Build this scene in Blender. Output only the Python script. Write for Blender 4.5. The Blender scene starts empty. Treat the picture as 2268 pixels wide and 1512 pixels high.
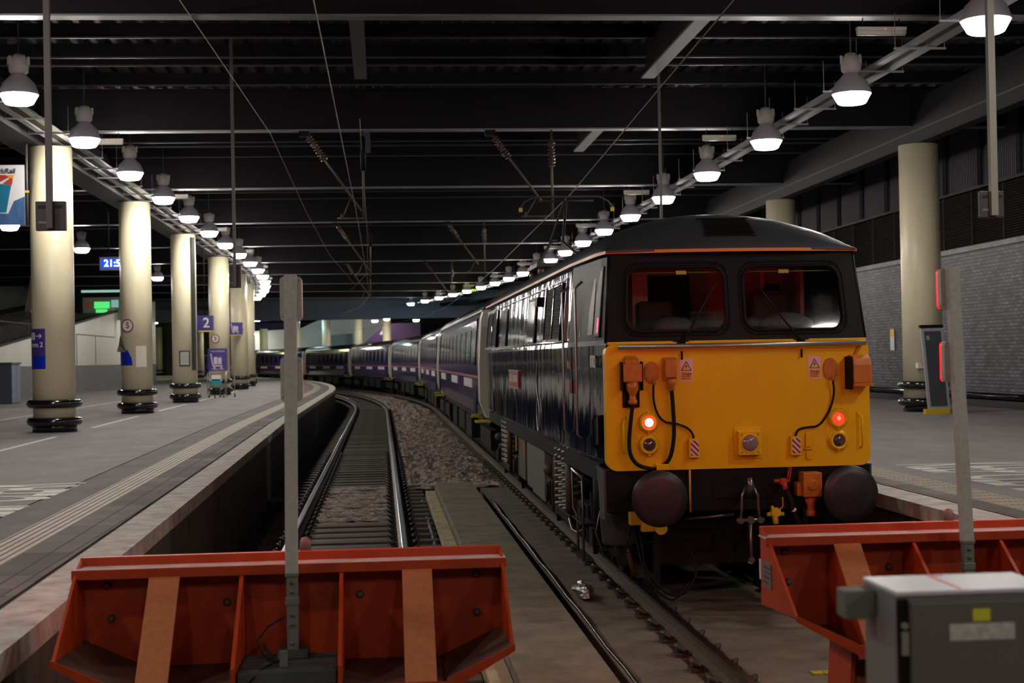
import bpy, bmesh, math, random
from mathutils import Vector, Matrix
random.seed(7)
SC = bpy.context.scene
COL = SC.collection
PI = math.pi
# ------------------------------------------------------------------ camera, world, exposure
def setup_camera():
    F = 3300.0; yaw = math.radians(5.02); pit = math.radians(.62); rol = .019
    f = Vector((math.sin(yaw)*math.cos(pit), math.cos(yaw)*math.cos(pit), math.sin(pit)))
    r = Vector((math.cos(yaw), -math.sin(yaw), 0)); u = r.cross(f)
    c, s = math.cos(rol), math.sin(rol)
    R = c*r - s*u; U = s*r + c*u
    cam = bpy.data.cameras.new('camera'); o = bpy.data.objects.new('camera', cam); COL.objects.link(o)
    m = Matrix((R, U, -f)).transposed().to_4x4(); m.translation = Vector((0, 0, 2.35))
    o.matrix_world = m
    cam.sensor_width = 36; cam.lens = F/2268*36; cam.clip_start = .1; cam.clip_end = 600
    cam.dof.use_dof = True; cam.dof.focus_distance = 14.0; cam.dof.aperture_fstop = 3.6
    SC.camera = o
setup_camera()
W = bpy.data.worlds.new('world'); SC.world = W; W.use_nodes = True
W.node_tree.nodes['Background'].inputs[0].default_value = (.30, .28, .34, 1)
W.node_tree.nodes['Background'].inputs[1].default_value = .012
SC.view_settings.view_transform = 'Standard'; SC.view_settings.look = 'None'
SC.view_settings.gamma = 1; SC.view_settings.use_curve_mapping = False
SC.view_settings.exposure = 0.0
LAMP = 135.0          # radiance of a high-bay lamp glass
REDLAMP = 230.0      # radiance of the red stop lamps

# ------------------------------------------------------------------ materials
MATS = {}
def M(name, col, rough=.6, metal=0., noise=None, bump=None, emit=None, coat=0., col2=None, stretch=(1, 1, 1), spec=.5):
    if name in MATS: return MATS[name]
    m = bpy.data.materials.new(name); m.use_nodes = True; MATS[name] = m
    nt = m.node_tree; b = nt.nodes['Principled BSDF']; L = nt.links.new
    b.inputs['Base Color'].default_value = (*col, 1); b.inputs['Roughness'].default_value = rough
    b.inputs['Metallic'].default_value = metal; b.inputs['Coat Weight'].default_value = coat
    b.inputs['Coat Roughness'].default_value = .06
    b.inputs['Specular IOR Level'].default_value = spec
    if emit:
        b.inputs['Emission Color'].default_value = (*emit[0], 1); b.inputs['Emission Strength'].default_value = emit[1]
    if noise or bump:
        tc = nt.nodes.new('ShaderNodeTexCoord'); mp = nt.nodes.new('ShaderNodeMapping'); L(tc.outputs['Object'], mp.inputs[0])
        mp.inputs['Scale'].default_value = stretch
    if noise:
        n = nt.nodes.new('ShaderNodeTexNoise'); n.inputs['Scale'].default_value = noise[0]; n.inputs['Detail'].default_value = 6
        n.inputs['Roughness'].default_value = .65
        L(mp.outputs[0], n.inputs['Vector'])
        r = nt.nodes.new('ShaderNodeValToRGB'); r.color_ramp.elements[0].position = .32; r.color_ramp.elements[1].position = .68
        c2 = col2 or tuple(max(0, c*(1-noise[1])) for c in col)
        r.color_ramp.elements[0].color = (*c2, 1); r.color_ramp.elements[1].color = (*col, 1)
        L(n.outputs['Fac'], r.inputs[0]); L(r.outputs[0], b.inputs['Base Color'])
    if bump:
        n = nt.nodes.new('ShaderNodeTexNoise'); n.inputs['Scale'].default_value = bump[0]; n.inputs['Detail'].default_value = 4
        L(mp.outputs[0], n.inputs['Vector'])
        bp = nt.nodes.new('ShaderNodeBump'); bp.inputs['Strength'].default_value = bump[1]; bp.inputs['Distance'].default_value = bump[2] if len(bump) > 2 else .02
        L(n.outputs['Fac'], bp.inputs['Height']); L(bp.outputs[0], b.inputs['Normal'])
    return m

def m_brick(name, c1, c2, mortar, w, h, rough=.45, axes='YZ', msize=.012, bump=.6):
    m = bpy.data.materials.new(name); m.use_nodes = True; nt = m.node_tree; b = nt.nodes['Principled BSDF']; L = nt.links.new
    tc = nt.nodes.new('ShaderNodeTexCoord'); sp = nt.nodes.new('ShaderNodeSeparateXYZ'); cb = nt.nodes.new('ShaderNodeCombineXYZ')
    L(tc.outputs['Object'], sp.inputs[0]); L(sp.outputs[axes[0]], cb.inputs['X']); L(sp.outputs[axes[1]], cb.inputs['Y'])
    br = nt.nodes.new('ShaderNodeTexBrick'); L(cb.outputs[0], br.inputs['Vector'])
    br.inputs['Scale'].default_value = 1; br.inputs['Brick Width'].default_value = w; br.inputs['Row Height'].default_value = h
    br.inputs['Mortar Size'].default_value = msize; br.inputs['Mortar Smooth'].default_value = .3
    br.inputs['Color1'].default_value = (*c1, 1); br.inputs['Color2'].default_value = (*c2, 1); br.inputs['Mortar'].default_value = (*mortar, 1)
    n = nt.nodes.new('ShaderNodeTexNoise'); n.inputs['Scale'].default_value = 1.3; n.inputs['Detail'].default_value = 7; L(tc.outputs['Object'], n.inputs['Vector'])
    mx = nt.nodes.new('ShaderNodeMix'); mx.data_type = 'RGBA'; mx.blend_type = 'MULTIPLY'; mx.inputs[0].default_value = .6
    rp = nt.nodes.new('ShaderNodeValToRGB'); rp.color_ramp.elements[0].position = .3; rp.color_ramp.elements[1].position = .7
    rp.color_ramp.elements[0].color = (.35, .33, .32, 1); L(n.outputs['Fac'], rp.inputs[0])
    L(br.outputs['Color'], mx.inputs[6]); L(rp.outputs[0], mx.inputs[7]); L(mx.outputs[2], b.inputs['Base Color'])
    bp = nt.nodes.new('ShaderNodeBump'); bp.inputs['Strength'].default_value = bump; bp.inputs['Distance'].default_value = .01; bp.invert = True
    L(br.outputs['Fac'], bp.inputs['Height']); L(bp.outputs[0], b.inputs['Normal'])
    b.inputs['Roughness'].default_value = rough
    return m

def m_glass(name, tint=(.75, .8, .8), gloss=.12, rough=.03):
    m = bpy.data.materials.new(name); m.use_nodes = True; nt = m.node_tree; L = nt.links.new
    for n in list(nt.nodes): nt.nodes.remove(n)
    o = nt.nodes.new('ShaderNodeOutputMaterial'); t = nt.nodes.new('ShaderNodeBsdfTransparent'); g = nt.nodes.new('ShaderNodeBsdfGlossy')
    t.inputs[0].default_value = (*tint, 1); g.inputs['Roughness'].default_value = rough
    fr = nt.nodes.new('ShaderNodeLayerWeight'); fr.inputs[0].default_value = .35
    ad = nt.nodes.new('ShaderNodeMath'); ad.operation = 'MAXIMUM'; ad.inputs[1].default_value = gloss
    L(fr.outputs['Fresnel'], ad.inputs[0])
    mx = nt.nodes.new('ShaderNodeMixShader'); L(ad.outputs[0], mx.inputs[0]); L(t.outputs[0], mx.inputs[1]); L(g.outputs[0], mx.inputs[2]); L(mx.outputs[0], o.inputs[0])
    return m

def m_stripes(name, c1, c2, width, diag=(1, 0, 1)):
    m = bpy.data.materials.new(name); m.use_nodes = True; nt = m.node_tree; b = nt.nodes['Principled BSDF']; L = nt.links.new
    tc = nt.nodes.new('ShaderNodeTexCoord'); dp = nt.nodes.new('ShaderNodeVectorMath'); dp.operation = 'DOT_PRODUCT'
    L(tc.outputs['Object'], dp.inputs[0]); dp.inputs[1].default_value = [d/width for d in diag]
    fr = nt.nodes.new('ShaderNodeMath'); fr.operation = 'FRACT'; L(dp.outputs['Value'], fr.inputs[0])
    gt = nt.nodes.new('ShaderNodeMath'); gt.operation = 'GREATER_THAN'; gt.inputs[1].default_value = .5; L(fr.outputs[0], gt.inputs[0])
    mx = nt.nodes.new('ShaderNodeMix'); mx.data_type = 'RGBA'; mx.inputs[6].default_value = (*c1, 1); mx.inputs[7].default_value = (*c2, 1)
    L(gt.outputs[0], mx.inputs[0]); L(mx.outputs[2], b.inputs['Base Color']); b.inputs['Roughness'].default_value = .5
    return m

asphalt = M('asphalt', (.205, .18, .178), .75, noise=(1.6, .35), bump=(60, .3, .006), stretch=(1, .35, 1))
asphalt_dark = M('asphalt_dark', (.115, .10, .10), .75, noise=(2, .45), stretch=(1, .5, 1), bump=(60, .3, .006))
slab_m = m_brick('platform_slab', (.19, .165, .145), (.085, .075, .07), (.02, .018, .016), .62, .6, rough=.8, axes='YX', msize=.008)
coping_m = M('coping_stone', (.60, .56, .49), .8, noise=(4.5, .5), bump=(18, .6, .01))
tact_m = M('tactile_buff', (.42, .36, .25), .6, noise=(6, .35))
dark_line = M('dark_joint', (.02, .018, .018), .8)
white_paint = M('worn_white_paint', (.62, .60, .54), .6, noise=(14, .35))
conc = M('concrete', (.25, .215, .145), .75, noise=(2.2, .5), bump=(30, .5, .01))
conc_edge = M('concrete_edge', (.50, .42, .24), .8, noise=(5, .5), bump=(20, .5, .01))
plat_face = M('platform_face', (.10, .095, .075), .85, noise=(3, .6), bump=(9, .6, .02))
trackbed = M('trackbed_dirt', (.035, .03, .026), .9, noise=(6, .6), bump=(20, .8, .03))
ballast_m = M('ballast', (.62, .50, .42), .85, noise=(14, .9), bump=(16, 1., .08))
sleeper_m = M('sleeper_timber', (.085, .068, .052), .7, noise=(9, .55), stretch=(.4, 2, 2), bump=(20, .5, .01))
rail_m = M('rail_steel', (.30, .28, .27), .28, 1., noise=(12, .3))
rail_web = M('rail_web', (.15, .11, .075), .55, .3, noise=(16, .5))
clip_m = M('rail_fastening', (.03, .026, .022), .6)
cream = M('cream_column_paint', (.74, .68, .47), .38, noise=(.8, .08), bump=(3, .05, .01))
black_gloss = M('black_gloss_paint', (.006, .006, .007), .16, coat=.5)
ceil_m = M('ceiling_deck', (.016, .015, .016), .7)
beam_m = M('beam_dark', (.0065, .006, .007), .6, spec=.2)
beam_underlit = M('beam_flange_underlit', (.24, .24, .26), .4, .2, noise=(5, .35), stretch=(.3, 2, 1))  # paler than the webs: light caught from below is in the colour
tray_m = M('galvanised_tray', (.24, .24, .255), .45, .5)
housing_m = M('lamp_housing', (.55, .52, .50), .5)
bell_m = M('lamp_bell', (.42, .40, .45), .5)
glow = M('lamp_glass', (.9, .9, .9), .5, emit=((1, .93, .86), LAMP))
tube_m = M('fluorescent_cover', (.55, .55, .45), .4)
brickm = m_brick('blue_grey_brick', (.17, .16, .19), (.065, .06, .075), (.02, .018, .02), .27, .087, rough=.5, msize=.014, bump=1.)
cap_m = M('wall_cap', (.38, .37, .35), .6, noise=(4, .4))
louvre_m = M('louvre_brown', (.050, .042, .038), .7, spec=.08)
rib_m = M('ribbed_panel', (.075, .073, .08), .6, spec=.2)
wallwhite = M('white_wall_panel', (.66, .66, .56), .3, noise=(.7, .12))
wallgrey = M('grey_dado', (.14, .14, .15), .4, noise=(1.2, .35))
post_m = M('painted_grey_post', (.55, .52, .47), .45, noise=(30, .25), bump=(60, .1, .003))
orange = M('orange_paint', (.52, .050, .004), .45, noise=(7, .25), bump=(30, .06, .003))
orange_dust = M('dusty_orange_paint', (.52, .155, .055), .8, noise=(28, .22))
stripe_w = M('dusty_white_stripe', (.60, .56, .52), .6, noise=(10, .3))
bolt_m = M('bolt_steel', (.16, .15, .14), .45, .7)
yellow = M('warning_yellow_paint', (.80, .47, .0), .33, noise=(3, .06), spec=.35)
blue = M('electric_blue_paint', (.004, .009, .030), .07, bump=(1.5, .6, .03), stretch=(1, 1.2, .16), spec=.22)
blackp = M('cab_black_paint', (.006, .0065, .008), .5, spec=.14)
roof_m = M('roof_grey_paint', (.035, .040, .045), .38, noise=(2, .2))
orange_line = M('orange_lining', (.75, .24, .02), .4)
orange_box = M('orange_socket_paint', (.56, .17, .008), .45, noise=(14, .3))
blackr = M('black_rubber', (.010, .009, .009), .6, spec=.12)
steel = M('handrail_steel', (.42, .40, .36), .35, .8)
buffm = M('greased_buffer_steel', (.045, .042, .048), .42, .6, noise=(6, .4), bump=(14, .2, .01))
under = M('underframe_black', (.010, .009, .0095), .7, noise=(8, .4), spec=.15)
ufgrey = M('underframe_grey', (.05, .053, .058), .5)
gbox = M('equipment_grey', (.17, .16, .14), .55, noise=(5, .3))
glass = m_glass('windscreen_glass')
glass_dark = m_glass('side_glass', (.25, .25, .27), .2, .02)
cabwall = M('cab_lining', (.45, .46, .38), .6)
whitep = M('white_paint', (.72, .72, .70), .5)
redp = M('red_paint', (.5, .02, .02), .5)
goldp = M('brass_yellow', (.75, .50, .04), .5)
pinkw = M('notice_white', (.75, .70, .72), .5)
blackink = M('black_ink', (.01, .01, .01), .6)
coach_purple = M('coach_indigo_paint', (.050, .030, .17), .12, bump=(1.6, .4, .02), stretch=(1.2, 1.2, .25), spec=.4)
coach_roof = M('coach_roof_grey', (.045, .046, .05), .28, noise=(3, .3))
coach_cream = M('coach_cream_end', (.62, .60, .50), .4, noise=(2, .12))
coach_pink = M('coach_pink_stripe', (.50, .06, .12), .35)
darkglass = M('coach_window_glass', (.010, .010, .014), .08, spec=.15)
insul = M('glazed_insulator', (.10, .05, .035), .15, coat=.6)
wire_m = M('catenary_wire', (.12, .11, .09), .5, .5)
signblue = M('sign_indigo', (.055, .035, .22), .4)
signblue2 = M('sign_blue', (.0, .02, .50), .4)
signyel = M('sign_yellow', (.80, .52, .02), .4)
greybox = M('cabinet_grey_paint', (.27, .26, .265), .32, .25, bump=(3, .1, .01))
steelpole = M('dull_brown_pole', (.075, .065, .07), .5)

# ------------------------------------------------------------------ mesh helpers
class MB:
    def __init__(s): s.v = []; s.f = []; s.m = []; s.sm = []; s.mi = 0; s.smooth = False
    def face(s, idx): s.f.append(idx); s.m.append(s.mi); s.sm.append(s.smooth)
    def poly(s, pts):
        n = len(s.v); s.v += [tuple(p) for p in pts]; s.face(list(range(n, n+len(pts)))); return s
    def box(s, x0, x1, y0, y1, z0, z1):
        n = len(s.v); s.v += [(x, y, z) for z in (z0, z1) for y in (y0, y1) for x in (x0, x1)]
        for q in ((0, 2, 3, 1), (4, 5, 7, 6), (0, 1, 5, 4), (2, 6, 7, 3), (0, 4, 6, 2), (1, 3, 7, 5)): s.face([n+i for i in q])
        return s
    def hexa(s, a, b):      # two quads a,b (4 points each, same winding) joined
        return s.loft([a, b], True)
    def loft(s, rings, caps=True, closed=True):
        n = len(s.v); k = len(rings[0])
        for r in rings: s.v += [tuple(p) for p in r]
        for i in range(len(rings)-1):
            for j in range(k if closed else k-1):
                a = n+i*k+j; b = n+i*k+(j+1) % k; s.face([a, b, b+k, a+k])
        if caps and closed:
            sm = s.smooth; s.smooth = False
            s.face([n+j for j in range(k)][::-1]); s.face([n+(len(rings)-1)*k+j for j in range(k)]); s.smooth = sm
        return s
    def prism(s, pts, ax, a, b):
        def P3(p, t):
            q = list(p); q.insert(ax, t); return tuple(q)
        return s.loft([[P3(p, a) for p in pts], [P3(p, b) for p in pts]])
    def tube(s, pts, r, seg=8, caps=True):
        pts = [Vector(p) for p in pts]; rings = []; up = None
        for i, p in enumerate(pts):
            d = (pts[min(i+1, len(pts)-1)]-pts[max(i-1, 0)]).normalized()
            if up is None: up = Vector((0, 0, 1)) if abs(d.z) < .9 else Vector((1, 0, 0))
            a = d.cross(up).normalized(); b = a.cross(d).normalized(); up = b
            rr = r[i] if isinstance(r, (list, tuple)) else r
            rings.append([p+a*math.cos(t)*rr+b*math.sin(t)*rr for t in [2*PI*j/seg for j in range(seg)]])
        o = s.smooth; s.smooth = seg > 5; s.loft(rings, caps); s.smooth = o; return s
    def lathe(s, prof, c=(0, 0, 0), ax=2, seg=24, caps=True):
        rings = []
        for r, h in prof:
            ring = []
            for j in range(seg):
                t = 2*PI*j/seg; p = [math.cos(t)*r, math.sin(t)*r]; p.insert(ax, h); ring.append((p[0]+c[0], p[1]+c[1], p[2]+c[2]))
            rings.append(ring)
        o = s.smooth; s.smooth = True; s.loft(rings, caps); s.smooth = o; return s
    def add(s, me, mat=None):
        n = len(s.v)
        for v in me.vertices: s.v.append(tuple(mat @ v.co) if mat else tuple(v.co))
        for p in me.polygons: s.face([n+i for i in p.vertices])
        return s
def obj(name, mb, mat, parent=None, loc=None, bevel=0, smooth_angle=None, kind=None):
    me = bpy.data.meshes.new(name); me.from_pydata(mb.v, [], mb.f)
    mats = mat if isinstance(mat, (list, tuple)) else [mat]
    for m in mats: me.materials.append(m)
    for p, i, sm in zip(me.polygons, mb.m, mb.sm): p.material_index = min(i, len(mats)-1); p.use_smooth = sm
    bm = bmesh.new(); bm.from_mesh(me); bmesh.ops.recalc_face_normals(bm, faces=bm.faces); bm.to_mesh(me); bm.free()
    me.update()
    o = bpy.data.objects.new(name, me); COL.objects.link(o)
    if parent: o.parent = parent
    if loc: o.location = loc
    if bevel:
        b = o.modifiers.new('bevel', 'BEVEL'); b.width = bevel; b.segments = 2; b.limit_method = 'ANGLE'; b.angle_limit = .6
    if kind: o['kind'] = kind
    return o
TRIM = [10]
def struct(name, mb, mat, **k):
    for pre in ('floor', 'wall_left', 'wall_right', 'wall_far', 'baseboard_right'):
        if name.startswith(pre): name = pre
    if name.startswith('platform_wall'): name = 'wall_left' if 'left' in name else 'wall_right'
    if name.startswith('ceiling_'): name = 'trim_%d' % TRIM[0]; TRIM[0] += 1
    return obj(name, mb, mat, kind='structure', **k)
def thing(name, label, cat, loc=(0, 0, 0), rz=0, group=None):
    o = bpy.data.objects.new(name, None); COL.objects.link(o); o.empty_display_size = .2
    o.location = loc; o.rotation_euler = (0, 0, rz); o['label'] = label; o['category'] = cat
    if group: o['group'] = group
    return o
def tag(o, label, cat, group=None):
    o['label'] = label; o['category'] = cat
    if group: o['group'] = group
    return o
KIDS = {}
def dup(root, loc, rz=0, label=None, group=None):
    r = root.copy(); COL.objects.link(r); r.location = loc; r.rotation_euler = (0, 0, rz)
    if label: r['label'] = label
    if group: r['group'] = group
    def rec(a, b):
        for ch in [o for o in a.children]:
            c = ch.copy(); COL.objects.link(c); c.parent = b; rec(ch, c)
    rec(root, r); return r
def curve_mesh(splines, depth, bev=0):      # 2D filled shape with holes, extruded; XZ plane facing -Y, front at y=0
    cu = bpy.data.curves.new('t', 'CURVE'); cu.dimensions = '2D'; cu.fill_mode = 'BOTH'; cu.extrude = depth/2; cu.bevel_depth = bev
    for pts in splines:
        sp = cu.splines.new('POLY'); sp.points.add(len(pts)-1); sp.use_cyclic_u = True
        for i, p in enumerate(pts): sp.points[i].co = (p[0], p[1], 0, 1)
    return _tomesh(cu, depth)
def _tomesh(cu, depth):
    o = bpy.data.objects.new('t', cu); COL.objects.link(o)
    dg = bpy.context.evaluated_depsgraph_get(); me = bpy.data.meshes.new_from_object(o.evaluated_get(dg))
    bpy.data.objects.remove(o)
    me.transform(Matrix(((1, 0, 0, 0), (0, 0, -1, depth/2), (0, 1, 0, 0), (0, 0, 0, 1))))
    return me
def rrect(x0, x1, z0, z1, r, n=6, skew=0):
    out = []
    for cx, cz, a in ((x1-r, z1-r, 0), (x0+r, z1-r, PI/2), (x0+r, z0+r, PI), (x1-r, z0+r, 1.5*PI)):
        for i in range(n+1):
            t = a+PI/2*i/n; out.append((cx+r*math.cos(t), cz+r*math.sin(t)))
    return out
def text_mesh(s, size, depth=.004, align='CENTER', shear=0):
    cu = bpy.data.curves.new('t', 'FONT'); cu.body = s; cu.size = size; cu.extrude = depth/2; cu.align_x = align; cu.align_y = 'CENTER'; cu.shear = shear
    cu.offset = size*.012
    return _tomesh(cu, depth)
def text(name, s, size, mat, parent, loc, rot=(0, 0, 0), depth=.004, align='CENTER', shear=0, sx=1):
    mb = MB(); mb.add(text_mesh(s, size, depth, align, shear), Matrix.Diagonal((sx, 1, 1, 1)))
    o = obj(name, mb, mat, parent); o.location = loc; o.rotation_euler = rot; return o

# ------------------------------------------------------------------ the line of the track: straight for 70 m, then a left-hand curve
S0, RAD = 70.0, 300.0
def P(s, x=0.):
    if s < S0: return x, s
    t = (s-S0)/RAD; return -RAD+(RAD+x)*math.cos(t), S0+(RAD+x)*math.sin(t)
def heading(s): return 0 if s < S0 else (s-S0)/RAD
def srange(a, b, st=4.):
    out = [a]
    s = max(a, S0)
    if a < S0: out.append(min(b, S0)); s = S0
    while s+st < b: s += st; out.append(s)
    if out[-1] < b: out.append(b)
    return out
def sweep(mb, prof, a, b, closed=True, off=None, st=4., caps=True, srs=None):
    rings = []
    for s in (srs or srange(a, b, st)):
        o = off(s) if off else 0
        rings.append([(*P(s, x+o), z) for x, z in prof])
    return mb.loft(rings, caps, closed)
def rect(x0, x1, z0, z1): return [(x0, z0), (x1, z0), (x1, z1), (x0, z1)]
def e(s): return -1.96-.37*min(max((s-8)/27, 0), 1)          # left platform edge drift
ES = [5.8, 8, 14, 20, 26, 35, 52, 70]+[70+5*i for i in range(1, 30)]

# ------------------------------------------------------------------ setting: floors
PZ = .915
mb = MB(); mb.loft([[(*P(s, -60), PZ), (*P(s, e(s)-1.62), PZ)] for s in ES], closed=False)
struct('floor', mb, asphalt)
def lstrip(name, a, b, z, mat, th=.01, up=0):
    m_ = MB(); sweep(m_, rect(a, b, z-th, z+up), 0, 0, off=e, srs=ES); return struct(name, m_, mat)
lstrip('floor_joint_strip', -1.62, -1.59, PZ-.006, dark_line)
lstrip('floor_asphalt_band', -1.59, -1.14, PZ, asphalt_dark)
lstrip('floor_tactile_base', -1.14, -.76, PZ, tact_m, .02)
lstrip('floor_edge_slabs', -.76, -.34, PZ, slab_m)
lstrip('floor_slot_line', -.275, -.262, PZ-.004, dark_line)
lstrip('floor_slab_joint', -.56, -.545, PZ+.001, dark_line)
lstrip('floor_slot', -.34, -.30, PZ-.012, dark_line)
lstrip('floor_coping', -.30, .03, PZ, coping_m, .14)
mb = MB()
for k in range(6):
    x = -1.12+k*.068; sweep(mb, rect(x, x+.018, PZ, PZ+.001), 0, 0, off=e, srs=ES)
struct('floor_tactile_grooves', mb, M('tactile_groove', (.10, .07, .06), .8))
mb = MB(); sweep(mb, rect(-.25, 0, -.5, PZ-.14), 0, 0, off=e, srs=ES)
struct('platform_wall_left', mb, plat_face)
# right platform
RS = srange(5.8, 215, 5)
def rstrip(name, a, b, z, mat, th=.01):
    m_ = MB(); sweep(m_, rect(a, b, z-th, z), 0, 0, srs=RS); return struct(name, m_, mat)
rstrip('floor_right', 6.02, 14.9, PZ, asphalt)
rstrip('floor_right_tactile', 5.62, 6.02, PZ, tact_m)
rstrip('floor_right_slabs', 5.34, 5.62, PZ, slab_m)
rstrip('floor_right_joint', 5.31, 5.34, PZ-.01, dark_line)
rstrip('floor_right_coping', 4.96, 5.31, PZ, coping_m, .14)
mb = MB()
for k in range(7):
    x = 5.64+k*.055; sweep(mb, rect(x, x+.014, PZ, PZ+.0012), 0, 0, srs=RS)
for k in range(90):
    y = 9+k*.3; mb.box(5.63, 6.01, y, y+.02, PZ, PZ+.0014)
struct('floor_right_tactile_grooves', mb, M('tactile_groove_right', (.16, .13, .09), .8))
mb = MB(); sweep(mb, rect(5.02, 5.3, -.5, PZ-.14), 0, 0, srs=RS); struct('platform_wall_right', mb, plat_face)
# concourse end where the photographer stands
mb = MB().box(-30, 15, -14, 5.8, -.5, PZ); struct('floor_concourse', mb, conc)
# track beds
mb = MB(); sweep(mb, [(-3, -.36), (5.2, -.36)], 0, 0, closed=False, srs=RS); struct('floor_trackbed', mb, trackbed)
mb = MB(); sweep(mb, rect(1.87, 2.44, -.34, -.172), 7.5, 30); sweep(mb, rect(2.5, 4.9, -.34, -.16), 7.5, 26)
struct('floor_slab_track', mb, M('slab_track_concrete', (.17, .145, .10), .8, noise=(3, .5), bump=(24, .5, .01)))
# painted lines and letters
mb = MB()
for (a, b) in ((14, 31), (35.2, 42.5), (46.5, 54), (58, 66), (69, 77)):
    sweep(mb, [(-6.55-(s_-26)*.0, PZ+.002) for s_ in (0,)] and [(-6.62, PZ+.002), (-6.50, PZ+.002)], a, b, closed=False, off=lambda s: -.014*(s-26))
sweep(mb, [(-10.4, PZ+.002), (-10.28, PZ+.002)], 30, 70, closed=False)
o = struct('trim_1', mb, white_paint)
def ground_text(s, x, y, L, H, rz):
    me = text_mesh(s, 1.0, .0); xs = [v.co.x for v in me.vertices]; zs = [v.co.z for v in me.vertices]
    w = max(xs)-min(xs); h = max(zs)-min(zs)
    m_ = MB()
    for v in me.vertices: m_.v.append((v.co.x/w*L, (v.co.z-min(zs))/h*H, .002))
    for p in me.polygons: m_.face(list(p.vertices))
    o_ = obj('platform_lettering', m_, white_paint); o_.location = (x, y, PZ+.001); o_.rotation_euler = (0, 0, rz); return o_
tag(ground_text('KEEP CLEAR', -3.62, 16.5, 4.4, 1.7, PI/2), 'worn white lettering painted on the left platform beside the buff strip', 'painted lettering')
tag(ground_text('KEEP CLEAR', 6.35, 16.2, 4.0, 1.7, -PI/2), 'pale lettering painted on the right platform beyond the red-lit post', 'painted lettering')

# ------------------------------------------------------------------ tracks
def rail_prof(c):
    return [(c-.07, -.16), (c+.07, -.16), (c+.07, -.145), (c+.012, -.12), (c+.012, -.04), (c+.036, -.03), (c+.036, -.004), (c+.028, 0), (c-.028, 0), (c-.036, -.004), (c-.036, -.03), (c-.012, -.04), (c-.012, -.12), (c-.07, -.145)]
def make_track(cx, s1, label, pitch, y0, n, timber, grp):
    t = thing('railway_track', label, 'railway track', (cx, y0, -.36), 0, grp)
    def loc(mb_):
        mb_.v = [(x-cx, y-y0, z+.36) for x, y, z in mb_.v]; return mb_
    for sgn in (-1, 1):
        m_ = MB(); sweep(m_, rail_prof(cx+sgn*.752), y0, s1, st=3)
        for i, f_ in enumerate(m_.f):
            zz = [m_.v[j][2] for j in f_]; m_.m[i] = 0 if min(zz) > -.0301 else 1
        obj('rail', loc(m_), [rail_m, rail_web], t)
    # one sleeper with clips, then copies
    sb = MB().box(-1.25, 1.25, -.12, .12, .02, .19)
    s0 = obj('sleeper', sb, timber, t, bevel=.008); s0.location = (0, .4, 0)
    kk = []
    for sgn in (-1, 1):
        for d in (-1, 1):
            cb = MB()
            c = sgn*.752+d*.135
            cb.box(c-.07, c+.07, -.08, .08, .185, .22); cb.tube([(c-.03*d, -.06, .225), (c+.03*d, -.035, .265), (c+.05*d, .02, .27), (c-.01*d, .06, .235)], .019, 6)
            cb.lathe([(.03, .215), (.03, .265), (.016, .28)], (c+.02*d, 0, 0), seg=8); kk.append(obj('rail_clip', cb, clip_m, s0))
    for i in range(1, n):
        a = s0.copy(); COL.objects.link(a); a.parent = t
        s_ = y0+.4+i*pitch; x_, y_ = P(s_, cx); a.location = (x_-cx, y_-y0, 0); a.rotation_euler = (0, 0, heading(s_))
        for k0 in (kk if i < 45 else ()):
            b = k0.copy(); COL.objects.link(b); b.parent = a
    return t
make_track(-.50, 190, 'empty railway track curving away beside the left platform', .7, 8.6, 98, sleeper_m, 'railway tracks')
make_track(3.35, 190, 'railway track under the yellow-fronted locomotive and its coaches', .62, 8.2, 99, M('sleeper_concrete', (.13, .115, .085), .8, noise=(6, .5), bump=(20, .4, .01)), 'railway tracks')
# boards and ballast filling the left track
mb = MB()
for i in range(60):
    y = 9+i*.7; mb.box(-1.12, .12, y-.16+.33, y+.16+.33, -.34, -.19+random.uniform(-.008, .01))
tag(obj('track_infill_boards', mb, M('infill_board', (.12, .10, .075), .6, noise=(5, .5), stretch=(.5, 2, 1), bump=(14, .6, .01))), 'worn dirty boards filling the space between the left track rails', 'track boards')['kind'] = 'stuff'
def gravel(name, xa, xb, s0, s1, z, label, h=.05, n=10, mat=None):
    m_ = MB(); m_.smooth = False; rings = []
    s = s0; 
    while s <= s1:
        rings.append([(*P(s, xa+(xb-xa)*i/n), z+random.uniform(0, h)*(0 if i in (0, n) else 1)) for i in range(n+1)]); s += .16 if s < 60 else .6
    m_.loft(rings, closed=False)
    o_ = obj(name, m_, mat or ballast_m); tag(o_, label, 'ballast'); o_['kind'] = 'stuff'; return o_
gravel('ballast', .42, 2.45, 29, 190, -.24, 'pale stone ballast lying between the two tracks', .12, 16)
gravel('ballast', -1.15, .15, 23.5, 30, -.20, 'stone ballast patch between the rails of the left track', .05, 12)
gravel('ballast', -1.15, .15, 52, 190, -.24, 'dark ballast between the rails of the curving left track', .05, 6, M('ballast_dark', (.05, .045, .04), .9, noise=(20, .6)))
gravel('ballast', 2.75, 3.95, 26, 190, -.24, 'dark ballast beneath the coaches on the right track', .05, 6, MATS['ballast_dark'])
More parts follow.
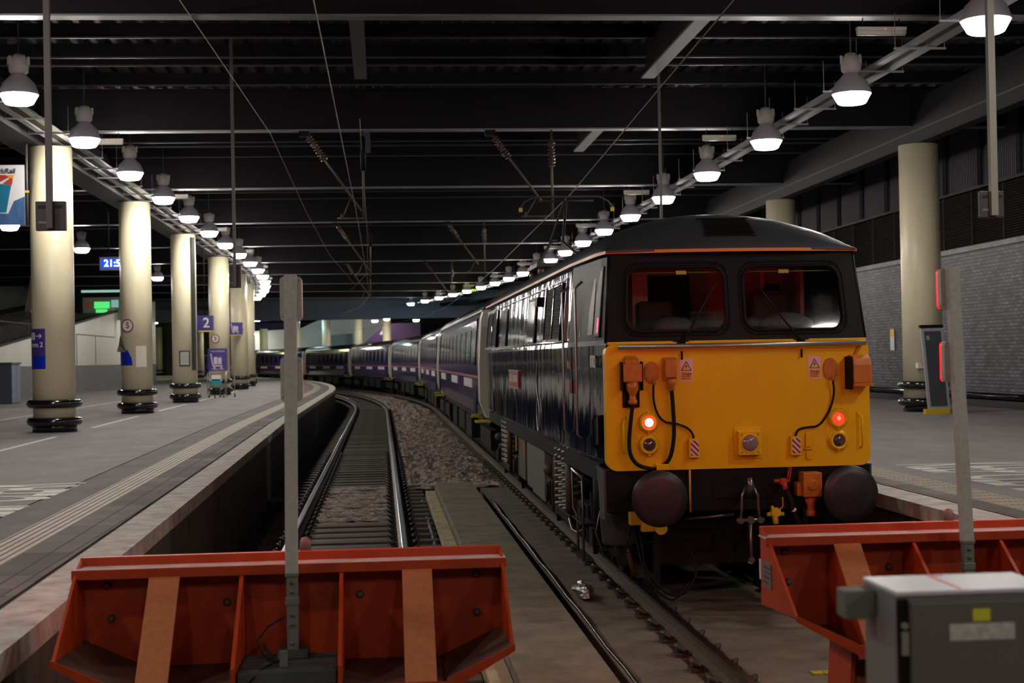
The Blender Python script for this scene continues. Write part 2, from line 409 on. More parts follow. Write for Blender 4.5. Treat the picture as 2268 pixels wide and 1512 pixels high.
# raised concrete walkway between the tracks with its kerb, and cable run
o = tag(obj('concrete_walkway', MB().box(.97, 1.69, 7.0, 28.6, -.34, -.02), [conc], bevel=.012), 'raised concrete walkway slab between the two tracks', 'walkway')
o = tag(obj('concrete_kerb', MB().box(.78, .965, 7.0, 28.2, -.34, -.13), [conc_edge], bevel=.01), 'low pale concrete kerb along the left side of the walkway', 'kerb')
mb = MB(); mb.tube([(.70, 8+i*1.0, -.22+.02*math.sin(i)) for i in range(20)], .045, 8)
tag(obj('trackside_cable', mb, blackr), 'thick black cable lying beside the low walkway kerb', 'cable')
o = MB(); o.tube([(1.86, 8+i*.9, -.11+.012*math.sin(i*2.1)) for i in range(21)], .016, 8)
tag(obj('trackside_cable', o, M('cable_sheath', (.012, .012, .012), .35)), 'shiny black cable along the gap right of the walkway', 'cable')
mb = MB(); rr = random.Random(3)
rings = []
for i in range(7):
    t = i/6; rings.append([(2.05+.10*math.cos(a)*(1+.4*rr.uniform(-1, 1))*math.sin(PI*min(max(t, .12), .9)), 15.2+t*.55, -.09+.06*math.sin(a)*(1+.3*rr.uniform(-1, 1))) for a in [2*PI*j/9 for j in range(9)]])
mb.loft(rings)
tag(obj('crumpled_foil', mb, M('foil', (.6, .6, .58), .3, .9, bump=(30, .8, .03))), 'crumpled silver foil lying beside the right track apron', 'litter')
obj_y = tag(obj('yellow_strip', MB().box(3.3, 3.9, 11.35, 11.45, -.16, -.145), M('faded_yellow', (.55, .52, .03), .7, noise=(30, .8))), 'faded yellow strip painted between the rails near the right buffer stop', 'painted strip')

# ------------------------------------------------------------------ setting: right wall
WX = 14.9; WS = srange(5.8, 130, 5)
mb = MB(); sweep(mb, rect(WX, WX+.3, PZ-.1, 4.82), 0, 0, srs=WS); struct('wall_right', mb, brickm)
mb = MB(); sweep(mb, rect(WX-.05, WX+.35, 4.82, 4.95), 0, 0, srs=WS); struct('trim_2', mb, cap_m)
mb = MB()
for k in range(22):
    z = 4.96+k*.062; sweep(mb, [(WX+.06, z), (WX+.02, z+.015), (WX+.10, z+.062), (WX+.14, z+.062)], 0, 0, srs=WS)
s = 6
while s < 128:
    x, y = P(s, WX+.07); mb.box(x-.07, x+.05, y-.02, y+.02, 4.95, 6.33); s += 1.9
struct('wall_right_louvres', mb, louvre_m)
mb = MB(); s = 6
while s < 128:          # ribbed upper panels in bays with dark posts between
    for k in range(17):
        x, y = P(s+.15+k*.105, WX+.05); mb.box(x-.04, x+.1, y, y+.045, 6.42, 8.0)
    s += 2.3
struct('wall_right_panels', mb, rib_m)
mb = MB(); sweep(mb, rect(WX+.12, WX+.3, 4.9, 8.3), 0, 0, srs=WS); sweep(mb, rect(WX-.05, WX+.2, 6.34, 6.41), 0, 0, srs=WS); struct('wall_right_backing', mb, beam_m)
mb = MB()
for zc, r in ((PZ+.27, .085),):
    rings = []
    for s in WS: rings.append([(*P(s, WX-.09+r*math.cos(a)), zc+r*math.sin(a)) for a in [2*PI*j/12 for j in range(12)]])
    mb.smooth = True; mb.loft(rings); mb.smooth = False
sweep(mb, rect(WX-.16, WX-.01, PZ, PZ+.18), 0, 0, srs=WS)
struct('baseboard_right', mb, black_gloss)

# ------------------------------------------------------------------ setting: left wall with the sloping ramp above
LX = -16.6; LS = [20, 40, 60, 65, 71, 80, 95, 112]
def ramp(s): return 3.1+(s-65)*.084
mb = MB(); mb.loft([[(LX, s, PZ-.05), (LX, s, 2.38), (LX-.2, s, 2.38), (LX-.2, s, PZ-.05)] for s in LS]); struct('wall_left_dado', mb, wallgrey)
mb = MB(); mb.loft([[(LX+.01, s, 2.38), (LX+.01, s, max(ramp(s), 2.5)), (LX-.2, s, max(ramp(s), 2.5)), (LX-.2, s, 2.38)] for s in LS])
struct('wall_left', mb, wallwhite)
mb = MB(); mb.loft([[(LX+.08, s, max(ramp(s), 2.5)), (LX+.08, s, max(ramp(s), 2.5)+.12), (LX-.3, s, max(ramp(s), 2.5)+.12), (LX-.3, s, max(ramp(s), 2.5))] for s in LS])
struct('trim_3', mb, beam_m)
# panel joints / access doors in the white wall
mb = MB()
for y0, y1, z0, z1 in ((83.2, 83.25, 2.4, 4.1), (83.2, 95, 4.06, 4.11), (88.6, 88.65, 2.4, 4.1), (79.5, 79.53, 2.4, 4.2)): mb.box(LX+.012, LX+.03, y0, y1, z0, z1)
struct('trim_4', mb, clip_m)
# railings above the ramp and the dark mass behind
mb = MB()
for i in range(70):
    y = 52+i*.3; z = max(ramp(y), 2.5); mb.box(LX-.06, LX-.03, y, y+.035, z, z+1.35)
mb.box(LX-.07, LX-.02, 52, 73, 0, .001)
rings = [[(LX-.1, y, max(ramp(y), 2.5)+zz+.0) for zz in (0, .85)] for y in (52, 65, 73)]
mb.loft(rings, closed=False); mb.loft([[(LX-.02, y, ramp(65)+1.25+dz) for dz in (0, .06)] for y in (52, 73)], closed=False)
o = obj('ramp_railing', mb, beam_m); tag(o, 'dark pointed-top railing along the ramp on the far left', 'railing')
mb = MB().box(LX-9, LX-8.6, 40, 125, PZ, 8); struct('wall_left_back', mb, M('recess_wall', (.16, .17, .15), .6, noise=(1, .3)))
mb = MB(); mb.loft([[(LX-8.6, y, ramp(y)-.02), (LX-.2, y, ramp(y)-.02)] for y in (60, 80, 112)], closed=False); struct('floor_ramp', mb, asphalt_dark)
# passage portal with green-lit signs
t = thing('passage_sign_panel', 'small green, white and orange passage signs above the ramp wall', 'sign panel', (-17.8, 96, 5.75))
obj('board', MB().box(-.9, 3.3, 0, .08, -.55, .9), M('portal_panel', (.30, .36, .28), .6), t)
for (x0, x1, z0, z1, c) in ((-.75, -.45, .22, .62, M('sign_orange', (.7, .2, .05), .5)), (-.2, .75, .2, .62, M('sign_green_lit', (.05, .5, .08), .5, emit=((.1, .9, .2), .9))), (-.1, .6, -.25, .15, M('sign_green_lit', (.05, .5, .08), .5)), (.62, 1.05, -.1, .2, pinkw), (.85, 1.3, .25, .72, M('sign_cyan', (.3, .6, .6), .5, emit=((.4, .9, .85), .35))), (1.75, 2.5, .15, .7, blackp), (2.7, 2.95, .3, .7, signblue2)):
    obj('sign_face', MB().box(x0, x1, -.03, 0, z0, z1), c, t)
mb = MB().box(-21.4, -14.5, 95.8, 96.2, 6.7, 7.3).box(-21.4, -18.75, 95.8, 96.2, 5.2, 6.7); struct('trim_5', mb, beam_m)
mb = MB().box(-18.75, -14.5, 95.75, 95.8, 6.95, 7.1); struct('trim_6', mb, M('lit_strip', (.4, .6, .55), .5, emit=((.5, .9, .8), .5)))
mb = MB().prism([(74, 5.0), (76, 4.3), (79, 7.6), (76, 7.6)], 0, -17.2, -16.9).prism([(79, 5.2), (80.5, 4.9), (82, 7.6), (80, 7.6)], 0, -17.3, -17.0); struct('trim_7', mb, M('ochre_beam', (.14, .11, .06), .6))

# ------------------------------------------------------------------ setting: ceiling
DZ = 8.62
mb = MB(); prof = []
x = -24.
while x < 16.:
    prof += [(x, DZ), (x+.15, DZ), (x+.19, DZ+.09), (x+.34, DZ+.09), (x+.38, DZ)]; x += .38
CS = srange(-14, 205, 6); sweep(mb, prof, 0, 0, closed=False, srs=CS, caps=False); struct('ceiling', mb, ceil_m)
BW = 11.4; B0 = 23.0
def cross_beam(s, zb, h, w, mat0, xa=-24, xb=15, pale=True, mbp=None, mbd=None):
    (x0, y0), (x1, y1) = P(s, xa), P(s, xb); t = heading(s); dx, dy = -math.sin(t)*w/2, math.cos(t)*w/2
    def ring(x, y, k): return [(x-dx*k, y-dy*k), (x+dx*k, y+dy*k)]
    a, b = ring(x0, y0, 1), ring(x1, y1, 1)
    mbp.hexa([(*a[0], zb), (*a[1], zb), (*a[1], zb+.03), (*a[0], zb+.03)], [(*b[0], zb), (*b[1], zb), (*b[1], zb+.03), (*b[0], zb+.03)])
    a, b = ring(x0, y0, .15), ring(x1, y1, .15)
    mbd.hexa([(*a[0], zb+.03), (*a[1], zb+.03), (*a[1], zb+h), (*a[0], zb+h)], [(*b[0], zb+.03), (*b[1], zb+.03), (*b[1], zb+h), (*b[0], zb+h)])
k = -3; nb = 0
while B0+k*BW < 136:
    s = B0+k*BW
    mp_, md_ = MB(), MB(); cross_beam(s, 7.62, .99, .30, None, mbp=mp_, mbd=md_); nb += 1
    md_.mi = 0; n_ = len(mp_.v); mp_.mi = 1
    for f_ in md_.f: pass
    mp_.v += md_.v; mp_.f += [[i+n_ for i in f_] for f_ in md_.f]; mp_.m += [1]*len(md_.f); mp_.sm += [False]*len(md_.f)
    o = struct('ceiling_beam', mp_, [beam_underlit, beam_m])
    mp_, md_ = MB(), MB()
    for q in (.2, .42, .58, .65, .84):
        cross_beam(s+q*BW, 8.34, .28, .06, None, mbp=mp_, mbd=md_)
    n_ = len(mp_.v); mp_.v += md_.v; mp_.f += [[i+n_ for i in f_] for f_ in md_.f]; mp_.m += [1]*len(md_.f); mp_.sm += [False]*len(md_.f)
    struct('ceiling_joists', mp_, [M('joist_flange', (.05, .05, .055), .5), beam_m])
    k += 1
for i, (x, w, zb, m_) in enumerate(((-.3, .24, 7.75, M('tie_grey', (.055, .055, .06), .5)), (5.28, .26, 7.75, M('tie_pale', (.13, .13, .14), .5)), (12.62, .24, 7.44, M('long_beam', (.06, .055, .056), .6)), (-7.6, .24, 7.44, MATS['long_beam'] if 'long_beam' in MATS else None))):
    for a_, b_ in (((B0+.15, B0+BW*.5), (B0+BW+.15, B0+BW*1.4)) if i < 2 else ((-14, 125),)):
        mb = MB(); SS_ = srange(a_, b_, 6); sweep(mb, rect(x-w/2, x+w/2, zb, zb+.04), 0, 0, srs=SS_); mb.mi = 1; sweep(mb, rect(x-.03, x+.03, zb+.04, zb+.8), 0, 0, srs=SS_)
        struct('ceiling_long_beam', mb, [m_, beam_m])
mb = MB(); sweep(mb, rect(12.47, 12.77, 7.15, 7.43), 0, 0, srs=CS); sweep(mb, rect(-8.0, -7.3, 7.15, 7.44), 0, 0, srs=CS); struct('ceiling_column_beams', mb, beam_m)

# ------------------------------------------------------------------ far end of the hall
def at(px, py, Y):      # a spot in the far background, measured by its bearing from the entrance
    yaw = math.radians(5.02); u = (px-845)/3300.; v = (797-py-.019*(px-845))/3300.
    return Vector((u*Y, Y, 2.35+v*Y))
mb = MB(); mb.box(-42, 22, 136, 136.6, 6.1, 8.6); struct('wall_far_bulkhead', mb, M('bulkhead', (.20, .23, .29), .7, noise=(.4, .2)))
BY = 172.
mb = MB()
pts = [at(540, 735, BY), at(668, 728, BY), at(715, 706, BY), at(850, 702, BY), at(850, 800, BY), at(540, 840, BY)]
mb.loft([[p+Vector((0, d, 0)) for p in pts] for d in (0, .4)]); struct('wall_far', mb, M('far_wall_pale', (.72, .73, .70), .35, noise=(.25, .3)))
mb = MB().box(-60, 40, 200, 200.5, 0, 12); struct('wall_far_back', mb, M('far_dark', (.05, .05, .055), .7))
mb = MB(); pts = [at(735, 742, 168), at(783, 738, 168), at(783, 790, 168), at(735, 790, 168)]; mb.loft([[p+Vector((0, d, 0)) for p in pts] for d in (0, .3)])
struct('wall_far_panel', mb, M('far_panel_teal', (.12, .16, .16), .5))
t = thing('number_four_hoarding', 'dark purple hoarding with a big white 4, far down the line', 'hoarding', tuple(at(860, 735, 165)))
pts = [Vector((-2.6, 0, -1.2)), Vector((3.6, 0, -1.2)), Vector((3.6, 0, 1.0)), Vector((-.3, 0, .9))]
mb = MB(); mb.loft([[p+Vector((0, d, 0)) for p in pts] for d in (0, .2)]); obj('board', mb, M('hoarding_purple', (.10, .05, .13), .6), t)
text('numeral', '4', 2.1, whitep, t, (-.35, -.03, -.1), depth=.02)
obj('post', MB().box(-2.5, -2.3, 0, .2, -4.6, -1.2), beam_m, t); obj('post', MB().box(3.2, 3.4, 0, .2, -4.6, -1.2), beam_m, t)

# ------------------------------------------------------------------ columns
def make_column(h, label, loc):
    t = thing('station_column', label, 'column', loc)
    obj('shaft', MB().lathe([(.455, .02), (.455, h)], seg=40), cream, t)
    obj('base_drum', MB().lathe([(.475, 0), (.475, .2)], seg=32), black_gloss, t)
    for z in (.23, .62):
        m_ = MB(); R_, r_ = .50, .095; rings = []
        for i in range(36):
            a = 2*PI*i/36; rings.append([((R_+r_*math.cos(b))*math.cos(a), (R_+r_*math.cos(b))*math.sin(a), z+r_*math.sin(b)) for b in [2*PI*j/12 for j in range(12)]])
        rings.append(rings[0]); m_.smooth = True; m_.loft(rings, caps=False); obj('bumper_ring', m_, black_gloss, t)
    return t
ORD = ['nearest', 'second nearest', 'third nearest', 'fourth nearest', 'fifth nearest', 'sixth nearest', 'seventh nearest', 'eighth nearest', 'ninth nearest', 'tenth nearest', 'eleventh nearest', 'twelfth nearest', 'thirteenth nearest', 'fourteenth nearest', 'fifteenth nearest', 'sixteenth nearest', 'seventeenth nearest', 'eighteenth nearest', 'nineteenth nearest', 'twentieth nearest', 'twenty-first nearest', 'twenty-second nearest']
c0 = None; LCOL = []
for i, s in enumerate((33.45, 44.9, 56.2, 68.3, 82.0, 92.5, 104)):
    lx = (-7.16, -7.21, -7.27, -7.28, -7.42, -7.3, -7.2)[i]; x, y = P(s, lx)
    lab = ('cream round column nearest on the left platform, with purple platform sign', 'cream round column on the left platform with the peeling blue sign', 'cream column on the left platform with framed notice and drainpipe', 'pinkish cream column on the left platform behind the luggage trolley sign', 'cream column on the left platform just right of the trolley sign column', 'partly hidden cream column behind the fifth on the left platform', 'most distant cream column of the left platform row')[i]
    if c0 is None: c0 = make_column(6.225, lab, (x, y, PZ)); c0['group'] = 'round cream columns'
    else: dup(c0, (x, y, PZ), 0, lab)
    LCOL.append((x, y))
dup(c0, (12.62, 33.9, PZ), 0, 'cream round column on the right platform against the brick wall')
dup(c0, (12.62, 46.0, PZ), 0, 'cream column on the right showing above the locomotive roof')
for i, s in enumerate((72, 110)):
    x, y = P(s, 12.62)
    if i: dup(c0, (x, y, PZ), 0, 'distant cream column above the coach roofs on the right')
far = [(-28.8, 196, 'yellow-lit distant column seen between the left platform columns'), (-18.6, 150, 'distant white column seen beneath the platform 2 sign'),
       (-20.5, 186, None)]
for px, Y, lab in ((363, 196, 'yellow-lit distant column seen between the second and third left columns'), (449, 150, 'distant white column seen beneath the number 2 sign'), (589, 166, 'yellow-green lit column below the far blue gantry'), (659, 160, 'white far column just right of the left lamp post'), (725, 163, 'white far column in front of the blue-lit wall'), (795, 166, 'cream far column left of the purple hoarding'), (858, 160, 'short cream far column beside the white number 4')):
    p = at(px, 800, Y); dup(c0, (p.x, p.y, PZ), 0, lab)
COLS_LIT = None

# ------------------------------------------------------------------ high-bay lamps
def make_lamp():
    t = thing('high_bay_lamp', '', 'lamp', (0, 0, 0), 0, 'high-bay lamps')
    obj('lamp_glass', MB().lathe([(.21, -.065), (.24, -.05), (.315, .085), (.315, .10)], seg=24), glow, t)
    obj('reflector', MB().lathe([(.33, .10), (.335, .13), (.27, .30), (.15, .42), (.12, .46)], seg=24), bell_m, t)
    h = obj('gear_housing', MB().lathe([(.11, .45), (.165, .50), (.175, .60), (.15, .72), (.08, .80)], seg=16), housing_m, t)
    f = MB()
    for i in range(8):
        a = PI*2*i/8; f.box(.15, .19, -.008, .008, .62, .76); m_ = Matrix.Rotation(a, 4, 'Z')
        for q in range(8): f.v[-8+q] = tuple(m_ @ Vector(f.v[-8+q]))
    obj('cooling_fins', f, housing_m, h)
    hg = obj('hanger', MB().tube([(0, 0, 0), (0, 0, 1)], .013, 6), steelpole, t); hg.location = (0, 0, .78)
    return t
lamp0 = make_lamp(); first = True
def tint(lamp, name, col):
    for ch in lamp.children:
        if ch.name.startswith('lamp_glass'): ch.data = ch.data.copy(); ch.data.materials[0] = M(name, (.9, .9, .9), .5, emit=(col, LAMP))
def put_lamp(x, y, z, lab, rz=0):
    global first
    if first: lamp0.location = (x, y, z); lamp0['label'] = lab; first = False; r = lamp0
    else: r = dup(lamp0, (x, y, z), rz, lab)
    for ch in r.children:
        if ch.name.startswith('hanger'): ch.scale.z = DZ+.10-z-.78
    return r
i = 0
for k in range(0, 16):
    s = 26.35+5.72*k; x, y = P(s, -6.16); put_lamp(x, y, 7.03 if k else 6.95, ORD[i]+' visible high-bay lamp of the left row over the platform', heading(s)); i += 1
i = 0
for k in range(0, 20):
    s = 19.1+5.66*k; x, y = P(s, 8.07)
    z = 6.6+.0042*(s-19)*1.2; l_ = put_lamp(x, y, min(z, 7.05), ORD[i]+' visible high-bay lamp of the right row over the platform', heading(s)); i += 1
    if k == 15: tint(l_, 'lamp_glass_yellow_green', (.75, 1, .12))
    if k == 19: tint(l_, 'lamp_glass_blue_white', (.45, .8, 1))
for k, (x, y) in enumerate(((-12.2, 50.6), (-11.9, 61), (-12, 71.5), (-12, 82), (-12.6, 97))):
    put_lamp(x, y, 6.95, ('lamp low behind the welcome banner at the far left', 'lamp between first and second left columns above the clock', 'lamp hidden behind the second left column', 'lamp between the second and third left columns', 'small distant lamp just left of the third left column')[k])
for k, (px, py, Y) in enumerate(((575, 712, 150), (615, 709, 150), (832, 712, 152), (858, 708, 156), (923, 710, 150), (355, 716, 150), (565, 741, 170), (350, 752, 185))):
    p = at(px, py, Y); put_lamp(p.x, p.y, p.z, ('far lamp above the yellow-lit column left of the lamp post', 'far lamp beside the left lamp post above the gantry', 'far lamp left of the white number 4', 'far lamp above the short column with the number 4', 'far lone lamp right of the white number 4', 'far lamp above the yellow-lit column between the left columns', 'far low lamp below the blue gantry', 'far low lamp left of the yellow-lit distant column')[k])
# lamps of the same rows behind and beside the viewer
for k in range(1, 5):
    put_lamp(-6.16, 26.35-5.72*k, 7.03, 'left row high-bay lamp, %s one beside or behind the viewer' % ('first', 'second', 'third', 'fourth')[k-1])
    put_lamp(8.07, 19.1-5.66*k, 6.65, 'right row high-bay lamp, %s one beside or behind the viewer' % ('first', 'second', 'third', 'fourth')[k-1])

for k, (x, y) in enumerate(((-16, 158), (-12, 152), (-8, 163), (-4, 154), (0, 163), (4, 152), (-22, 160), (-24, 180))):  # out-of-view lamps added to brighten and tint the far wall
    l_ = put_lamp(x, y, 7.5, ('unseen lamp added above the far hall floor beyond the bulkhead, %s from the left' % ('third', 'fourth', 'fifth', 'sixth', 'seventh', 'eighth', 'second', 'first')[k]))
    if k in (0, 6, 7): tint(l_, 'lamp_glass_yellow_green', (.75, 1, .12))
    if k == 2: tint(l_, 'lamp_glass_blue_white', (.45, .8, 1))
for x, y, nm in ((-2.2, -5.0, 'left'), (2.6, -7.0, 'right')):  # unseen pair added for frontal light on surfaces facing the camera
    put_lamp(x, y, 7.0, 'unseen high-bay lamp added over the concourse behind the viewer, the '+nm+' one')
# cable trays with cross supports
def make_tray(x, z, lab, s0, s1):
    t = thing('cable_tray', lab, 'cable tray', (x, s0, z), 0)
    m_ = MB(); SS = srange(s0, s1, 5)
    for a in (-.24, .10): sweep(m_, [(x+a, z), (x+a+.14, z), (x+a+.14, z+.05), (x+a+.13, z+.05), (x+a+.13, z+.01), (x+a+.01, z+.01), (x+a+.01, z+.05), (x+a, z+.05)], 0, 0, srs=SS)
    m_.v = [(p[0]-x, p[1]-s0, p[2]-z) for p in m_.v]; obj('tray', m_, tray_m, t)
    m_ = MB(); sweep(m_, [(x-.06, z+.02), (x+.06, z+.02), (x+.06, z+.07), (x-.06, z+.07)], 0, 0, srs=SS); m_.v = [(p[0]-x, p[1]-s0, p[2]-z) for p in m_.v]; obj('cables', m_, blackr, t)
    b0 = None; s = s0+.5; n = 0
    while s < s1 and n < 60:
        xx, yy = P(s, x)
        if b0 is None: b0 = obj('cross_support', MB().box(-.42, .42, -.02, .02, -.03, 0).tube([(.4, 0, 0), (.4, 0, .55)], .006, 5).tube([(-.4, 0, 0), (-.4, 0, .55)], .006, 5), tray_m, t)
        else: b = b0.copy(); COL.objects.link(b); b.parent = t; b0_ = b
        q = b0 if n == 0 else b0_
        q.location = (xx-x, yy-s0, 0); q.rotation_euler = (0, 0, heading(s)); s += 1.9; n += 1
make_tray(-6.80, 7.20, 'galvanised cable tray running along the left row of lamps', 14, 125)
make_tray(8.55, 7.12, 'galvanised cable tray running along the right row of lamps', 9, 125)

# fluorescent fittings under the main beams
ft = thing('fluorescent_fitting', '', 'light fitting', (0, 0, 0), 0, 'unlit fluorescent fittings')
obj('body', MB().box(-.4, .4, -.05, .05, .03, .08), housing_m, ft)
obj('diffuser', MB().lathe([(.03, -.4), (.055, -.385), (.055, .385), (.03, .4)], ax=0, seg=12), tube_m, ft)
obj('indicator_light', MB().box(.05, .06, -.062, -.05, .04, .05), M('red_indicator', (.8, 0, 0), .5, emit=((1, .02, .02), 3)), ft)
obj('hanger_rod', MB().tube([(-.3, 0, .08), (-.3, 0, .22)], .01, 5).tube([(.3, 0, .08), (.3, 0, .22)], .01, 5), beam_m, ft)
n = 0
for k in range(9):
    s = B0+k*BW
    for sd, xx, nm in ((0, -6.15, 'left'), (1, 8.0, 'right')):
        x, y = P(s, xx); lab = ORD[k]+' unlit fluorescent fitting hanging under a roof beam on the '+nm
        if n == 0: ft.location = (x, y, 7.40); ft['label'] = lab
        else: dup(ft, (x, y, 7.40), heading(s), lab)
        n += 1

# ------------------------------------------------------------------ buffer stops
def make_stop(label, loc):
    t = thing('buffer_stop', label, 'buffer stop', loc, 0, 'orange buffer stops'); D = -.75
    hw = 1.135; zt = 1.30
    pts = [(-hw, zt), (-hw, .85), (-.80, .68), (.80, .68), (hw, .85), (hw, zt)]
    obj('back_plate', MB().prism(pts, 1, 0, .03), orange, t)
    obj('top_flange', MB().box(-hw-.02, hw+.02, -.17, 0, zt-.045, zt-.035), stripe_w, t)
    obj('flange_edge', MB().box(-hw-.02, hw+.02, -.185, -.17, zt-.085, zt-.033).box(-hw-.005, hw+.005, -.012, .035, zt-.04, zt+.012), orange, t, bevel=.003)
    obj('floor_plate', MB().box(-.8, .8, D, 0, .70, .715), M('floor_plate_dust', (.13, .05, .04), .8, noise=(6, .5)), t)
    for s in (-1, 1): obj('corner_plate', MB().hexa([(s*hw, 0, .87), (s*.8, 0, .715), (s*.8, 0, .70), (s*hw, 0, .855)], [(s*hw, D, .90), (s*.8, D, .73), (s*.8, D, .715), (s*hw, D, .885)]), MATS['floor_plate_dust'], t)
    m_ = MB().box(-.8, .8, D-.015, D, .66, .735)
    for s in (-1, 1): m_.hexa([(s*(hw+.01), D-.015, .91), (s*.8, D-.015, .745), (s*.8, D-.015, .68), (s*(hw+.01), D-.015, .875)], [(s*(hw+.01), D, .91), (s*.8, D, .745), (s*.8, D, .68), (s*(hw+.01), D, .875)])
    obj('front_lip', m_, orange, t)
    for s in (-1, 1):
        obj('side_plate', MB().prism([(0, zt), (0, .85), (D, .89), (-.17, zt-.05)], 0, s*hw-.008, s*hw+.008), orange, t)
        x = s*.67
        m_ = MB().hexa([(x-.08, -.18, zt-.075), (x+.08, -.18, zt-.075), (x+.08, -.165, zt-.08), (x-.08, -.165, zt-.08)], [(x-.08, D-.02, .70), (x+.08, D-.02, .70), (x+.08, D, .69), (x-.08, D, .69)])
        obj('wide_brace', m_, orange_dust, t)
        obj('brace_web', MB().prism([(0, zt-.06), (0, .71), (D, .71), (-.16, zt-.09)], 0, x-.07, x-.058), orange, t)
        obj('rib', MB().prism([(0, zt-.06), (0, .71), (D, .73), (D, .83), (-.17, zt-.08)], 0, s*.265-.01, s*.265+.01), orange, t)
    for (x, z) in ((-1.0, 1.16), (1.0, 1.16), (-.98, .98), (1.0, .95), (-.36, 1.05), (.36, 1.07)):
        obj('bolt', MB().lathe([(.022, 0), (.022, -.02), (.012, -.03)], (x, -.0, z), ax=1, seg=6), bolt_m, t)
    for s in (-1, 1):
        m_ = MB()
        m_.prism([(s*.74-.012, .70), (s*.74+.012, .70), (s*.80+.012, -.16), (s*.80-.012, -.16)], 1, -.5, -.08)
        m_.prism([(-.02, .70), (-.62, .70), (-.8, -.16), (-.02, -.16)], 0, s*.50-.01, s*.50+.01)
        m_.prism([(s*.50, .70), (s*.74, .70), (s*.80, -.16), (s*.50, -.16)], 1, -.12, -.10)
        obj('support_leg', m_, orange, t)
    for s in (-1, 1): obj('leg_brace', MB().hexa([(s*.63-.05, -.13, .70), (s*.63+.05, -.13, .70), (s*.63+.05, -.11, .70), (s*.63-.05, -.11, .70)], [(s*.68-.05, -.72, -.16), (s*.68+.05, -.72, -.16), (s*.68+.05, -.70, -.16), (s*.68-.05, -.70, -.16)]), orange_dust, t)
    obj('lifting_eye', MB().lathe([(.03, 1.25), (.032, 1.345), (.02, 1.372), (.004, 1.378)], (.06, .10, 0), seg=12).tube([(.06, .02, 1.2), (.06, .10, 1.26)], .02, 8), MATS['data_plate_grey'] if 'data_plate_grey' in MATS else M('data_plate_grey', (.16, .15, .13), .5), t)
    obj('foot_beam', MB().box(-1.05, 1.05, -.95, 0, -.20, -.16), under, t)
    return t
st = make_stop('orange buffer stop at the end of the empty left track', (-.50, 8.25, 0))
st2 = dup(st, (3.38, 8.76, 0), 0, 'orange buffer stop facing the locomotive, half hidden by the grey cabinet')
pl = obj('data_plate', MB().prism([(-.06, 1.12), (-.06, .97), (-.25, .97), (-.25, 1.12)], 0, -1.150, -1.143), M('data_plate_grey', (.16, .15, .13), .5), st2)
obj('plate_text_line', MB().box(-1.152, -1.150, -.23, -.09, 1.085, 1.092).box(-1.152, -1.150, -.23, -.12, 1.06, 1.065).box(-1.152, -1.150, -.23, -.09, 1.03, 1.037).box(-1.152, -1.150, -.20, -.09, 1.0, 1.006), blackink, pl)
obj('white_tag', MB().box(-1.15, -1.143, -.02, .01, 1.0, 1.12), whitep, st2)
for s_, (a, b) in ((st, (-.70, .80)), (st2, (-.68, .95))):
    obj('paint_patch', MB().hexa([(a, -.6, b), (a+.06, -.6, b), (a+.06, -.598, b), (a, -.598, b)], [(a, -.62, b-.03), (a+.04, -.62, b-.04), (a+.04, -.618, b-.04), (a, -.618, b-.03)]), M('bright_orange', (.85, .22, .02), .5), s_)
# grey mounting rails inside the left stop carrying the post
t = thing('post_mounting', 'grey channel frame with loose cable at the foot of the left lamp post', 'post mounting', (-.50, 8.25, 0))
for y0 in (-.70, -.53, -.36): obj('channel', MB().box(-.245, .245, y0, y0+.13, .735, .80).box(-.235, .235, y0+.02, y0+.11, .80, .805), M('channel_grey', (.11, .12, .11), .55, .5, noise=(9, .4)), t, bevel=.006)
obj('mounting_block', MB().box(-.07, .09, -.38, -.24, .80, .84), MATS['channel_grey'], t)
obj('loose_cable', MB().tube([(-.02, -.5, 1.04), (-.10, -.52, 1.0), (-.16, -.55, .93), (-.12, -.58, .86), (-.08, -.6, .82), (-.13, -.66, .81), (-.18, -.72, .76)], .006, 6).tube([(-.12, -.55, .9), (-.07, -.60, .83), (-.02, -.62, .84)], .009, 6), blackr, t)
obj('connector', MB().box(-.04, .0, -.64, -.61, .81, .89), MATS['data_plate_grey'], t)

